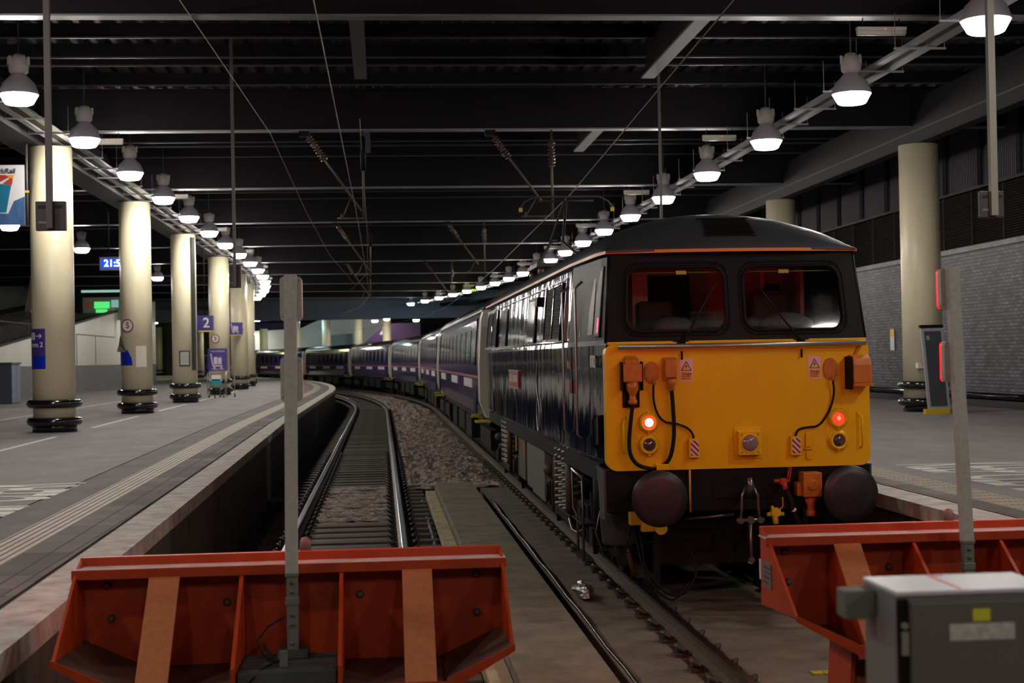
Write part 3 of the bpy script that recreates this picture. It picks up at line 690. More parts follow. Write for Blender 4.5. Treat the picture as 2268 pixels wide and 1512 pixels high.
# posts with the red stop lamps
def make_post(label, loc, lean, hz):
    t = thing('stop_lamp_post', label, 'lamp post', loc, 0, 'square posts with red stop lamps'); w = .0325; H = hz
    obj('post', MB().hexa([(-w, -w, .42), (w, -w, .42), (w, w, .42), (-w, w, .42)], [(-w+lean, -w, H), (w+lean, -w, H), (w+lean, w, H), (-w+lean, w, H)]), post_m, t, bevel=.003)
    obj('hinge_joint', MB().box(-.028, .032, -.028, .028, 0, .42).box(-.034, .036, -.034, .034, .27, .31).box(-.034, .036, -.036, .034, .42, .44), M('joint_steel', (.22, .21, .18), .5, .4), t, bevel=.003)
    for z in (.07, .17, .22, .34, .39): obj('bolt', MB().lathe([(.011, 0), (.011, -.008), (.006, -.011)], (.002, -.032, z), ax=1, seg=6), bolt_m, t)
    for z in (H-.125, H-.553):
        x = lean*z/H
        m_ = MB(); m_.add(curve_mesh([rrect(x-.058, x+.058, z-.118, z+.118, .022)], .05)); lh = obj('lamp_housing', m_, M('lamp_case_grey', (.52, .50, .46), .5, noise=(20, .2)), t, bevel=.008); lh.location = (0, .034, 0)
        m_ = MB(); m_.add(curve_mesh([rrect(x-.057, x+.057, z-.117, z+.117, .022)], .028)); ln = obj('red_lens', m_, M('red_lens_rim', (.8, .0, .01), .3, emit=((1, .004, .012), 1.6)), t, bevel=.008); ln.location = (0, .084, 0)
        m_ = MB(); m_.add(curve_mesh([rrect(x-.048, x+.048, z-.105, z+.105, .02)], .006)); lf = obj('lens_face', m_, M('red_lens_lit', (.8, .0, .01), .3, emit=((1, .006, .012), REDLAMP)), ln); lf.location = (0, .026, 0)
        for q in (-1, 1): obj('screw', MB().lathe([(.004, 0), (.004, -.003)], (x+.045*q, .034, z+.095*q), ax=1, seg=6), bolt_m, t)
    return t
p1 = make_post('grey square post with two stop lamps standing in the left buffer stop', (-.492, 7.95, .80), .02, 2.01)
p2 = make_post('leaning grey post with glowing red lamps rising behind the grey cabinet', (3.375, 8.42, .80), -.055, 2.03)

# grey cabinet in the foreground
t = thing('equipment_cabinet', 'blurred grey metal equipment cabinet in the foreground at bottom right', 'cabinet', (1.297, 3.70, PZ))
obj('body', MB().box(0, .417, .012, .265, .1, .812), greybox, t, bevel=.004)
obj('top', MB().box(-.003, .420, .0, .27, .808, .820), M('cabinet_top', (.62, .62, .66), .35, .2), t, bevel=.003)
dr = obj('door', MB().box(.028, .415, -.018, .008, .12, .795), M('cabinet_door_grey', (.125, .108, .092), .5, .1), t, bevel=.005)
obj('door_seal', MB().box(.0, .028, -.002, .013, .12, .80), blackr, t)
lt = obj('latch', MB().box(.006, .024, -.012, .004, .66, .72).lathe([(.009, 0), (.009, -.012)], (.015, -.0, .735), ax=1, seg=10), steel, dr)
obj('yellow_label', MB().box(.190, .235, -.0195, -.018, .743, .774), M('label_yellow', (.62, .60, .02), .5), dr)
obj('white_label', MB().box(.128, .299, -.0195, -.018, .695, .737), M('label_white_worn', (.62, .60, .55), .5, noise=(40, .45)), dr)
obj('plinth', MB().box(.02, .435, .03, .25, 0, .1), under, t)
obj('red_mark', MB().box(.170, .179, .02, .25, .820, .821).box(.179, .21, .235, .25, .820, .821), M('pink_mark', (.9, .05, .12), .5), t)
cbx = obj('conduit_box', MB().box(-.085, -.003, .16, .24, .725, .80), M('box_greenish', (.13, .135, .10), .6), t, bevel=.004)

# ------------------------------------------------------------------ hanging monitors, clock, banner, signs
def hanging(label, x, y, zb, w, h, mat_p, zt=DZ+.1, r=.034, grp='boxes hanging on poles'):
    t = thing('hanging_monitor', label, 'monitor', (x, y, zb), 0, grp)
    obj('pole', MB().box(-r, r, -r, r, .02, zt-zb), mat_p, t)
    if w:
        bx = obj('monitor_box', MB().box(-w/2, w/2, r, .12, 0, h), M('monitor_black', (.035, .028, .032), .5), t, bevel=.006)
        obj('vent_slots', MB().box(-w/2+.03, -.05, r-.004, r, h-.06, h-.05).box(.05, w/2-.03, r-.004, r, h-.06, h-.05).box(-w/2+.03, -.05, r-.004, r, h-.08, h-.07).box(.05, w/2-.03, r-.004, r, h-.08, h-.07), blackr, bx)
        obj('maker_label', MB().box(-w/2+.03, -w/2+.12, r-.004, r, .08, .105), MATS['data_plate_grey'], bx)
    return t
hanging('black monitor box on brown pole hanging before the nearest left column', -3.745, 17.4, 3.905, .335, .335, steelpole)
hanging('black monitor box on a perforated pole in front of the distant left columns', -2.76, 28.8, 3.785, .22, .44, M('perforated_pole', (.14, .12, .11), .5, noise=(60, .8)), r=.03)
hanging('dark monitor box on an olive pole at the upper right', 7.40, 17.4, 3.937, .30, .315, M('olive_pole', (.24, .24, .19), .45), r=.042)
hanging('thin pole dropping from the roof behind the locomotive cab roof', 5.515, 28.8, 4.3, .12, .15, MATS['perforated_pole'], r=.025)

t = thing('platform_clock', 'hanging clock display glowing blue with white digits at the left', 'clock', (-8.82, 48, 5.355))
obj('case', MB().box(0, .95, 0, .16, 0, .42), housing_m, t, bevel=.01)
sc_ = obj('screen', MB().box(.05, .90, -.006, 0, .06, .36), M('clock_blue', (.0, .05, .5), .4, emit=((.01, .07, .9), 1.2)), t)
text('digits', '21:54', .30, M('digit_white', (.8, .9, 1), .5, emit=((.85, .95, 1), 5)), sc_, (.47, -.01, .21), depth=.004)
obj('rod', MB().tube([(.28, .08, .42), (.28, .08, 3.36)], .02, 6), beam_m, t); obj('cross_arm', MB().box(0, .6, .05, .11, .5, .56), beam_m, t)

t = thing('welcome_banner', 'white and blue station welcome banner hanging left of the nearest column', 'banner', (-8.84, 32.85, 5.40))
obj('cloth', MB().box(0, 1.25, 0, .01, 0, 1.30), M('banner_white', (.66, .66, .68), .6), t)
obj('blue_wash', MB().prism([(0, 0), (1.25, 0), (1.25, .62), (1.02, .52), (.9, .25), (0, .3)], 1, -.003, 0), M('banner_blue', (.05, .14, .33), .6, noise=(3, .4), stretch=(3, 1, .8)), t)
obj('teal_panel', MB().prism([(0, .28), (.86, .28), (.97, .86), (0, 1.0)], 1, -.006, -.003), M('banner_teal', (.0, .15, .27), .6), t)
m_ = MB()
for a, b in (((.0, 1.08), (.0, 1.0)), ((.30, .99), (.52, .95)), ((.66, .93), (.80, .895)), ((.92, .87), (.985, .86))): pass
m_.prism([(0, 1.085), (1.02, 1.085), (1.02, 1.07), (.45, .985), (0, 1.04)], 1, -.008, -.006).prism([(.47, .985), (1.0, 1.075), (.72, .925)], 1, -.008, -.006).prism([(.80, .90), (1.02, 1.07), (.985, .86)], 1, -.008, -.006)
obj('ray_emblem', m_, M('emblem_red', (.42, .04, .02), .6), t)
obj('ray_tip', MB().prism([(.84, 1.085), (1.04, 1.085), (1.0, 1.0)], 1, -.011, -.008), M('emblem_gold', (.75, .35, .02), .6), t)
text('wordmark', 'NetworkRail', .155, M('navy_ink', (.02, .02, .09), .6), t, (1.06, -.012, 1.165), align='RIGHT', shear=.15, depth=.003)
text('welcome_text', 'Welcome to', .125, M('pale_teal_ink', (.35, .5, .55), .6), t, (.70, -.012, .80), align='RIGHT', shear=.2, depth=.003)
text('name_text', 'Euston', .16, whitep, t, (.62, -.012, .655), align='RIGHT', shear=.2, depth=.003)
text('station_text', 'Station', .16, whitep, t, (.64, -.012, .50), align='RIGHT', shear=.2, depth=.003)
obj('banner_pole', MB().tube([(1.29, .03, 0), (1.29, .03, 1.9)], .03, 6), steelpole, t)
obj('bracket', MB().box(1.25, 1.33, 0, .05, .70, .75), goldp, t)

def bend(mb_, R, ang, flip=1):        # wrap a facing-(-Y) flat mesh round a column of radius R at bearing ang
    out = []
    for x, y, z in mb_.v:
        a = ang + x/R; r = R-y; out.append((r*math.cos(a), r*math.sin(a), z))
    mb_.v = out; return mb_
def strip(x0, x1, z0, z1, y0=-.008, y1=0, n=12):
    m_ = MB()
    for i in range(n):
        a, b = x0+(x1-x0)*i/n, x0+(x1-x0)*(i+1)/n; m_.box(a, b, y0, y1, z0, z1)
    return m_
D2 = math.radians
# purple platform sign on the first column
t = thing('platform_sign', 'purple and blue sign reading form 2 wrapped round the nearest left column', 'sign', (LCOL[0][0], LCOL[0][1], 0))
R = .457; A = D2(-100)
obj('upper_panel', bend(strip(-.78, 0, 2.57, 3.17), R, A), signblue, t); obj('lower_panel', bend(strip(-.78, 0, 2.29, 2.57), R, A), signblue2, t); obj('base_line', bend(strip(-.78, 0, 2.26, 2.29), R, A), signyel, t)
m_ = MB(); m_.add(text_mesh('Platform 2', .155, .003, 'RIGHT'), Matrix.Translation((-.05, -.012, 2.82))); obj('lettering', bend(m_, R, A), whitep, t)
m_ = MB().box(-.23, -.11, -.014, -.01, 3.0, 3.02).prism([(-.15, 3.06), (-.10, 3.01), (-.15, 2.96), (-.13, 2.96), (-.075, 3.01), (-.13, 3.06)], 1, -.014, -.01).box(-.42, -.27, -.014, -.01, 2.93, 3.09); obj('arrow_symbol', bend(m_, R, A), whitep, t)
# peeling sign on the second column
t = thing('peeling_sign', 'torn blue sign with a peeling grey flap on the second left column', 'sign', (LCOL[1][0], LCOL[1][1], 0)); A = D2(-96)
m_ = MB()
for i in range(8):
    a, b = -.7+.55*i/8, -.7+.55*(i+1)/8; m_.box(a, b, -.008, 0, 2.33, 2.78)
m_.prism([(-.15, 2.33), (0, 2.33), (-.03, 2.55), (-.15, 2.78)], 1, -.008, 0)
obj('blue_panel', bend(m_, R, A), signblue2, t); obj('base_line', bend(strip(-.7, 0, 2.29, 2.33), R, A), signyel, t)
obj('peeled_flap', MB().loft([[(-.44, -.20, 3.22), (-.43, -.21, 3.21)], [(-.47, -.28, 2.95), (-.33, -.38, 2.95)], [(-.52, -.32, 2.74), (-.22, -.45, 2.72)]], closed=False), M('flap_grey', (.10, .10, .09), .6), t)
obj('ghost_patch', bend(strip(.10, .42, 2.28, 2.90, -.003), R, A), M('pale_patch', (.70, .66, .54), .5), t)
# round speed signs
def speed(label, ci, ang, z, r=.20):
    x, y = LCOL[ci]; a = D2(ang); t = thing('speed_limit_sign', label, 'sign', (x+.47*math.cos(a), y+.47*math.sin(a), z), a+PI/2, 'round speed signs')
    obj('plate', MB().lathe([(r, 0), (r, -.012)], ax=1, seg=28), pinkw, t)
    m_ = MB(); m_.add(curve_mesh([[(r*math.cos(q), r*math.sin(q)) for q in [2*PI*i/28 for i in range(28)]], [(r*.82*math.cos(q), r*.82*math.sin(q)) for q in [2*PI*i/28 for i in range(28)]]], .004)); o_ = obj('red_ring', m_, M('ring_red', (.33, .02, .02), .5), t); o_.location = (0, -.015, 0)
    text('numeral', '5', .24, blackink, t, (0, -.016, 0), depth=.004)
speed('round white speed sign with red ring on the second left column', 1, -112, 3.50)
speed('small round speed sign on the pinkish fourth left column', 3, -106, 3.45)
# framed notice and trunking on the third column
x, y = LCOL[2]; a = D2(-84)
t = thing('framed_notice', 'dark-framed grey notice fixed to the third left column', 'notice', (x+.46*math.cos(a), y+.46*math.sin(a), 2.27), a+PI/2)
obj('frame', MB().box(-.19, .19, -.03, 0, 0, .56), blackp, t); obj('sheet', MB().box(-.155, .155, -.034, -.03, .035, .525), M('notice_grey', (.40, .40, .38), .4), t)
a = D2(-42); t = thing('cable_trunking', 'dark vertical cable trunking up the right side of the third left column', 'trunking', (x+.53*math.cos(a), y+.53*math.sin(a), PZ+1.2), a+PI/2)
obj('channel', MB().box(-.07, .07, -.03, .05, 0, 4.9), M('trunk_dark', (.04, .045, .04), .5), t); obj('clip_bar', MB().box(.06, .075, -.04, .05, 0, 4.9), M('trunk_light', (.5, .5, .42), .5), t)
# hanging number sign
t = thing('platform_number_sign', 'blue box sign with a big white 2 hanging between left columns', 'sign', (-7.575, 62, 3.65))
obj('box', MB().box(0, .72, 0, .42, .04, .66), signblue, t); obj('base_line', MB().box(.12, .725, -.01, .42, 0, .045), signyel, t); text('numeral', '2', .56, whitep, t, (.44, -.012, .35))
obj('drop_rod', MB().tube([(.36, .2, .66), (.36, .2, 5.06)], .02, 6), beam_m, t)
t = thing('trolley_direction_sign', 'small purple sign with white luggage trolley symbol on the fifth left column', 'sign', (-8.08, 79.5, 3.80))
obj('box', MB().box(0, .80, 0, .3, .03, .68), signblue, t); obj('base_line', MB().box(.1, .80, -.01, .3, 0, .035), signyel, t)
def trolley_icon(s):
    return MB().box(-.18*s, .14*s, -.012, -.006, -.18*s, -.13*s).box(-.14*s, -.02*s, -.012, -.006, -.10*s, .14*s).box(.0, .12*s, -.012, -.006, -.10*s, .12*s).prism([(-.26*s, .26*s), (-.21*s, .26*s), (-.15*s, -.15*s), (-.19*s, -.15*s)], 1, -.012, -.006).lathe([(.035*s, -.006), (.035*s, -.012)], (-.12*s, 0, -.22*s), ax=1, seg=10).lathe([(.035*s, -.006), (.035*s, -.012)], (.11*s, 0, -.22*s), ax=1, seg=10)
o = obj('trolley_symbol', trolley_icon(1.0), M('pale_lilac', (.6, .5, .62), .5), t); o.location = (.46, 0, .36)
obj('wall_arm', MB().box(.1, .7, .3, 2.2, .3, .36), beam_m, t)
t = thing('trolley_point_sign', 'purple luggage trolley point sign on a stand before the pinkish column', 'sign', (-7.21, 63.0, PZ))
obj('board', MB().add(curve_mesh([rrect(0, .80, 1.12, 2.05, .06)], .04)), signblue, t)
o = obj('trolley_symbol', trolley_icon(1.25), MATS['pale_lilac'], t); o.location = (.42, -.02, 1.52)
text('heading', 'THE LUGGAGE', .09, MATS['pale_lilac'], t, (.40, -.03, 1.93)); text('footer', 'Trolley Point', .10, MATS['pale_lilac'], t, (.40, -.03, 1.19))
obj('stand', MB().tube([(.05, .03, 0), (.05, .03, 1.2)], .02, 6).tube([(.75, .03, 0), (.75, .03, 1.2)], .02, 6), steel, t)
t = thing('luggage_trolley', 'silver luggage trolley with a teal panel parked below the trolley sign', 'trolley', (-6.82, 62.5, PZ))
m_ = MB()
for x in (-.36, .36): m_.tube([(x, 0, .1), (x, -.02, .95), (x, .1, 1.05)], .018, 6).tube([(x, 0, .14), (x*.8, -.6, .12)], .018, 6)
m_.tube([(-.36, .1, 1.05), (.36, .1, 1.05)], .018, 6).tube([(-.36, 0, .5), (.36, 0, .5)], .012, 6).tube([(-.3, -.6, .12), (.3, -.6, .12)], .018, 6); obj('frame', m_, steel, t)
obj('teal_panel', MB().box(-.22, .22, -.03, -.01, .55, .72), M('teal_sign', (.0, .28, .42), .5), t); obj('white_panel', MB().box(-.2, .2, -.03, -.01, .78, .95), whitep, t)
for x, y in ((-.3, 0), (.3, 0), (0, -.6)): obj('wheel', MB().lathe([(.07, -.02), (.07, .02)], (x, y, .07), ax=0, seg=12), blackr, t)
t = thing('luggage_trolley', 'second silver luggage trolley nested behind the first beside the column', 'trolley', (-6.45, 63.3, PZ))
m_ = MB()
for x in (-.3, .3): m_.tube([(x, 0, .1), (x, -.02, .95), (x, .1, 1.05)], .018, 6)
m_.tube([(-.3, .1, 1.05), (.3, .1, 1.05)], .018, 6).tube([(-.3, 0, .5), (.3, 0, .5)], .012, 6); obj('frame', m_, steel, t)
for x in (-.3, .3): obj('wheel', MB().lathe([(.07, -.02), (.07, .02)], (x, 0, .07), ax=0, seg=12), blackr, t)
# grey-blue lockers left, blue sign boxes and waste bins
t = thing('platform_locker', 'dark blue-grey locker cabinet standing on the far left of the platform', 'locker', (-16.2, 59.2, PZ))
obj('body', MB().box(0, 1.9, 0, 1.4, 0, 1.55).box(-.05, 1.95, -.05, 1.45, 1.55, 1.62), M('locker_side', (.05, .06, .08), .5), t)
for i in range(2):
    d = obj('door', MB().box(1.9, 1.93, .03+i*.70, .68+i*.70, .05, 1.5), M('locker_blue', (.13, .16, .23), .4), t); obj('hinge', MB().box(1.93, 1.94, .05+i*1.25, .1+i*1.25, .25, .3).box(1.93, 1.94, .05+i*1.25, .1+i*1.25, 1.25, 1.3), housing_m, d)
t = thing('far_gantry_sign', 'long blue overhead sign far away left of the lamp post', 'sign', tuple(at(562, 729, 140)))
obj('panel', MB().box(0, 3.3, 0, .2, 0, .72), M('gantry_blue', (.04, .04, .20), .5), t); obj('hanger', MB().box(.2, .25, .08, .12, .72, 3.6).box(3.0, 3.05, .08, .12, .72, 3.6), beam_m, t)
# right platform: tall leaning board on a yellow foot, wall marker, column bracket
t = thing('leaning_board', 'tall narrow grey-framed board leaning against the right platform column', 'board', (12.40, 32.35, PZ))
def lean(z): return -.15*(z/1.99)
def slab(x0, x1, y0, y1, z0, z1):
    return MB().hexa([(x0+lean(z0), y0, z0), (x1+lean(z0), y0, z0), (x1+lean(z0), y1, z0), (x0+lean(z0), y1, z0)], [(x0+lean(z1), y0, z1), (x1+lean(z1), y0, z1), (x1+lean(z1), y1, z1), (x0+lean(z1), y1, z1)])
obj('frame', slab(-.24, .26, 0, .06, .10, 1.92), M('board_frame', (.42, .42, .45), .4, .3), t); obj('screen', slab(-.18, .20, -.01, 0, .17, 1.85), M('board_screen', (.055, .06, .075), .5, noise=(3, .2)), t)
obj('cap', slab(-.26, .27, -.01, .08, 1.92, 1.99), blackp, t); obj('small_label', slab(-.14, -.07, -.014, -.01, 1.65, 1.75), M('label_grey', (.3, .3, .3), .5), t); obj('foot', MB().box(-.33, .22, -.06, .12, 0, .11), M('foot_yellow', (.60, .42, .01), .4), t)
tag(obj('column_bracket', MB().box(12.30, 12.50, 33.36, 33.5, 1.93, 1.99).box(12.30, 12.38, 33.36, 33.5, 1.99, 2.05), whitep), 'small white bracket on the right platform column beside the leaning board', 'bracket')
t = thing('wall_marker', 'narrow yellow and white marker plate on the brick wall', 'marker', (WX-.015, 42.4, 2.45))
obj('yellow_half', MB().box(-.01, 0, -.17, .17, .30, .52), signyel, t); obj('white_half', MB().box(-.01, 0, -.17, .17, -.1, .30), whitep, t)

# ------------------------------------------------------------------ overhead line
def wire(name, pts, label, r=.009): return tag(obj(name, MB().tube(pts, r, 5), wire_m), label, 'wire', 'overhead wires')
wire('catenary_wire', [(-3.3, 8, 7.5), (-2.83, 21.5, 7.62), (-2.44, 34.3, 7.58), (-2.2, 46, 6.9), (-1.9, 57, 6.4), (-1.3, 75, 6.2)], 'wire descending from the roof at top left toward the far arms')
wire('contact_wire', [(-.62, 6, 5.85), (-.5, 34.2, 5.66)]+[(*P(s, -.5), 5.6) for s in (57, 75, 90, 110, 134)], 'contact wire running above the empty left track')
wire('contact_wire', [(3.75, 6, 6.35), (3.55, 14.6, 5.85), (3.42, 26.2, 5.25)]+[(*P(s, 3.35), 4.95) for s in (44, 57, 75, 90, 110, 134)], 'contact wire running above the locomotive roof')
wire('support_wire', [(-.35, 30, 7.2), (-.45, 57, 7.1)]+[(*P(s, -.5), 7.0) for s in (80, 100)], 'upper messenger wire above the left track', .007)
def ole(label, s, flip):
    x0, y0 = P(s, 0); t = thing('overhead_line_support', label, 'overhead line support', (x0, y0, 0), heading(s), 'overhead line supports')
    if flip: top, low, vx, vb, st_ = (2.60, 7.6), (3.78, 5.95), 4.03, 5.62, (4.03, 3.3)
    else: top, low, vx, vb, st_ = (-1.67, 7.65), (-.40, 5.78), -.34, 5.62, (-.34, -.95)
    A_, B_ = Vector((top[0], 0, top[1])), Vector((low[0], 0, low[1])); d = B_-A_
    obj('bracket_tube', MB().tube([A_+d*.05, B_], .028, 8), wire_m, t)
    def ins(a, b, n):
        m_ = MB(); pts = []; rad = []
        for i in range(n):
            for q, r in ((0, .03), (.25, .085), (.5, .085), (.75, .03)): pts.append(a+(b-a)*((i+q)/n)); rad.append(r)
        m_.tube(pts, rad, 12); return m_
    obj('insulator', ins(A_+d*.08, A_+d*.38, 9), insul, t)
    obj('drop_tube', MB().tube([(vx, 0, 7.65), (vx, 0, vb-.05)], .026, 8), wire_m, t)
    if flip: obj('drop_insulator', ins(Vector((vx, 0, 7.35)), Vector((vx, 0, 6.75)), 8), insul, t)
    else: obj('drop_sleeve', MB().tube([(vx, 0, 7.5), (vx, 0, 6.7)], .06, 8), beam_m, t)
    obj('registration_arm', MB().tube([(st_[0], 0, vb), (st_[1], 0, vb+.0)], .022, 6).tube([(st_[1]+(.12 if not flip else .1), 0, vb), ((st_[0]+st_[1])/2, 0, vb+.45)], .018, 6).tube([(st_[1]+.1, 0, vb-.02), (st_[1]+.1, 0, vb+.1)], .03, 6), wire_m, t)
    obj('clamp', MB().box(top[0]-.12, top[0]+.12, -.12, .12, 7.5, 7.63), beam_m, t)
ole('insulated bracket over the left track below the second roof beam', 34.4, False); ole('insulated bracket over the locomotive below the second roof beam', 34.4, True)
ole('second insulated bracket farther along over the left track', 57.2, False); ole('second insulated bracket farther along over the right track', 57.2, True)
ole('third distant overhead bracket over the left track', 80, False); ole('third distant overhead bracket over the coaches', 80, True)

# ------------------------------------------------------------------ locomotive
LOC = (3.37, 13.9, 0)
t = loco = thing('electric_locomotive', 'dark blue electric locomotive with a yellow front, numbered 87002', 'locomotive', LOC)
def X_(px): return .073+(px-1655)/237.
# side body shell with a front that leans back above the waist
ST = [(.05, 1.255), (.55, 1.285), (2.4, 1.32), (6, 1.32), (10, 1.32), (13.6, 1.32), (15.4, 1.285), (15.92, 1.25)]
def bring(y, h, first=False, last=False):
    rk = lambda z: (.165*max(0, z-2.47) if first else (-.165*max(0, z-2.47) if last else 0))
    L_ = [(h-.06, 1.28), (h, 1.36), (h, 2.45), (h-.01, 2.5), (h-.075, 3.30), (h-.085, 3.345)]
    return [(-x, y+rk(z), z) for x, z in L_]+[(x, y+rk(z), z) for x, z in L_[::-1]]
mb = MB(); mb.loft([bring(y, h, i == 0, i == len(ST)-1) for i, (y, h) in enumerate(ST)], caps=False)
mb.f = [f for f in mb.f]
mb.poly(bring(*ST[-1], last=True))
for i, f in enumerate(mb.f):
    if min(mb.v[j][2] for j in f) > 2.44 and max(mb.v[j][1] for j in f) < 2.5: mb.m[i] = 1
body = obj('body_side', mb, [blue, M('cab_side_black', (.006, .007, .010), .45, spec=.05)], t, bevel=0)
# roof
def hh(y):
    T = [(.10, .015), (.15, .09), (.22, .17), (.34, .26), (.5, .33), (.8, .395), (1.2, .44), (1.8, .465)]
    if y > 8: y = 15.97-y
    if y >= 1.8: return .465
    if y <= .10: return .015
    for (a, p), (b, q) in zip(T, T[1:]):
        if a <= y <= b: return p+(q-p)*(y-a)/(b-a)
def rz_(x, y, wb=1.25): return 3.345+hh(y)*max(0, 1-(abs(x)/wb)**2)**.62
YS = [.10, .15, .22, .34, .5, .8, 1.2, 1.8, 4, 7, 10, 13, 14.17, 14.77, 15.17, 15.47, 15.63, 15.75, 15.82, 15.87]
mb = MB(); mb.smooth = True; rings = []
for y in YS:
    wb = 1.215+.04*min(1, (min(y, 15.97-y)-.1)/.6); ring = [(-wb, y, 3.335)]
    for i in range(25):
        q = -math.cos(PI*i/24); x = wb*q; ring.append((x, y, 3.345+hh(y)*max(0, 1-q*q)**.62))
    ring.append((wb, y, 3.335)); rings.append(ring)
mb.loft(rings); roof = obj('roof', mb, roof_m, t)
mb = MB()
for i in range(13):
    z = 3.505+i*.0135
    ys = [y for y in [j*.005 for j in range(20, 160)] if rz_(0, y) >= z]; y = (ys[0] if ys else .5)
    w = .235-.002*i; mb.box(-w, w, y-.03, y+.05, z, z+.006)
obj('roof_grille', mb, blackr, roof)
mb = MB(); 
for z0 in (3.485, 3.682):
    ys = [y for y in [j*.005 for j in range(20, 160)] if rz_(0, y) >= z0]; mb.box(-.26, .26, ys[0]-.012, ys[0]+.04, z0, z0+.005)
obj('grille_frame', mb, blackp, roof)
# orange lining round the eaves
pts = [(-1.262, 15.8, 3.352), (-1.262, 2.45, 3.352), (-1.245, .55, 3.335), (-1.215, .16, 3.33), (-.6, .095, 3.335), (0, .08, 3.337), (.6, .095, 3.335), (1.215, .16, 3.33), (1.245, .55, 3.335), (1.262, 2.45, 3.352), (1.262, 15.8, 3.352)]
rings = [[(x-(.012 if x < 0 else -.012)*(1 if abs(x) > 1.2 else 0), y-.012*(1 if abs(x) < 1.22 else 0), z+d) for d in (-.012, .018)] for x, y, z in pts]
obj('orange_lining', MB().loft(rings, closed=False), orange_line, t)
# yellow lower front
mb = MB(); mb.add(curve_mesh([rrect(-1.272, 1.272, 1.262, 2.468, .10)], .16)); fr = obj('yellow_front', mb, yellow, t, bevel=.035); fr.location = (0, .0, 0)
obj('ledge', MB().box(-1.25, -.62, -.004, .12, 2.452, 2.478).box(-.47, .54, -.004, .12, 2.452, 2.478).box(.69, 1.25, -.004, .12, 2.452, 2.478), yellow, fr, bevel=.004)
# black upper front with two window openings
outer = [(-1.255, 2.46), (1.255, 2.46), (1.185, 3.335), (-1.185, 3.335)]
def win(s):
    r_ = rrect(.095, 1.05, 2.575, 3.18, .13)
    return [(s*(x-(.03 if x > .5 else 0)*((z-2.585)/.585)), z) for x, z in r_]
RK = Matrix(((1, 0, 0, 0), (0, 1, .165, .03-.165*2.47), (0, 0, 1, 0), (0, 0, 0, 1)))
mb = MB(); mb.add(curve_mesh([outer, win(1), win(-1)], .03), RK); up = obj('windscreen_panel', mb, blackp, t)
obj('cab_corner', MB().loft([[(s*1.185, .175, 3.33), (s*1.195, .22, 3.33), (s*1.262, .10, 2.47), (s*1.255, .03, 2.47)] for s in (-1,)]+[], closed=True) if False else MB().tube([(-1.25, .05, 2.47), (-1.182, .19, 3.33)], .022, 8).tube([(1.25, .05, 2.47), (1.182, .19, 3.33)], .022, 8), blackp, t)
for s in (-1, 1):
    mb = MB(); w_ = win(s); c = (sum(p[0] for p in w_)/len(w_), sum(p[1] for p in w_)/len(w_))
    mb.v = []; mb.poly([(x, .014, z) for x, z in w_]); mb.v = [tuple(RK @ Vector(p)) for p in mb.v]
    g = obj('windscreen', mb, glass, t)
    def ringtube(sc1, sc2, r, y, m_, nm, par):
        pp = [(c[0]+(x-c[0])*sc1, y, c[1]+(z-c[1])*sc2) for x, z in w_]; pp = [RK @ Vector(p) for p in pp]; pp += pp[:2]
        return obj(nm, MB().tube(pp, r, 6, caps=False), m_, par)
    ringtube(1.015, 1.02, .016, -.006, blackr, 'rubber_seal', g); ringtube(1.09, 1.15, .009, .0, blackp, 'frame_moulding', g)
    mb = MB(); n_ = 26
    for i in range(0, len(w_)):
        x, z = w_[i]; p = RK @ Vector((c[0]+(x-c[0])*1.06, -.002, c[1]+(z-c[1])*1.10)); mb.lathe([(.006, 0), (.005, -.004), (.001, -.006)], tuple(p), ax=1, seg=6)
    for j in range(9):
        for zz in (2.555, 3.20): 
            p = RK @ Vector((s*(.2+j*.095), -.002, zz)); mb.lathe([(.006, 0), (.005, -.004), (.001, -.006)], tuple(p), ax=1, seg=6)
    obj('rivets', mb, blackp, up)
    obj('sun_blind_rail', MB().tube([tuple(RK @ Vector((s*.14, .05, 3.135))), tuple(RK @ Vector((s*.98, .05, 3.135)))], .006, 6).box(s*.5-.05, s*.5+.05, .15, .17, 3.115, 3.15), M('rail_olive', (.4, .33, .05), .4), g)
# cab interior seen through the glass
cab = obj('cab_interior', MB().box(-1.2, 1.2, 1.95, 2.0, 1.5, 3.32), cabwall, t)
obj('cab_doorway', MB().box(-.55, -.05, 1.93, 1.95, 1.5, 3.2).box(.75, .95, 1.93, 1.95, 1.5, 3.1), blackp, cab)
obj('cab_partition', MB().box(-1.05, -.95, 1.0, 1.95, 1.5, 3.2).box(-.78, -.62, 1.3, 1.95, 1.5, 3.2).box(.96, 1.0, 1.2, 1.9, 1.5, 3.2).box(.62, .66, 1.5, 1.9, 1.5, 3.2), M('cab_cream', (.75, .70, .62), .35), cab)
obj('cab_desk', MB().prism([(.15, 2.55), (.75, 2.62), (.8, 1.6), (.15, 1.6)], 0, -1.1, 1.1).lathe([(.28, .0), (.26, .08), (.16, .15), (.02, .17)], (.62, .55, 2.58), seg=20).lathe([(.25, .0), (.22, .07), (.12, .13), (.02, .14)], (-.5, .55, 2.58), seg=20), M('desk_grey', (.20, .23, .23), .5), cab)
obj('cab_seat', MB().box(.45, .85, 1.15, 1.3, 2.1, 3.0).box(-.75, -.38, 1.15, 1.3, 2.1, 2.9), M('seat_brown', (.10, .06, .04), .7), cab, bevel=.05)
obj('green_cupboard', MB().prism([(.28, 2.2), (.62, 2.2), (.62, 3.0), (.58, 3.0)], 1, 1.55, 1.9), M('cupboard_green', (.25, .27, .08), .5), cab)
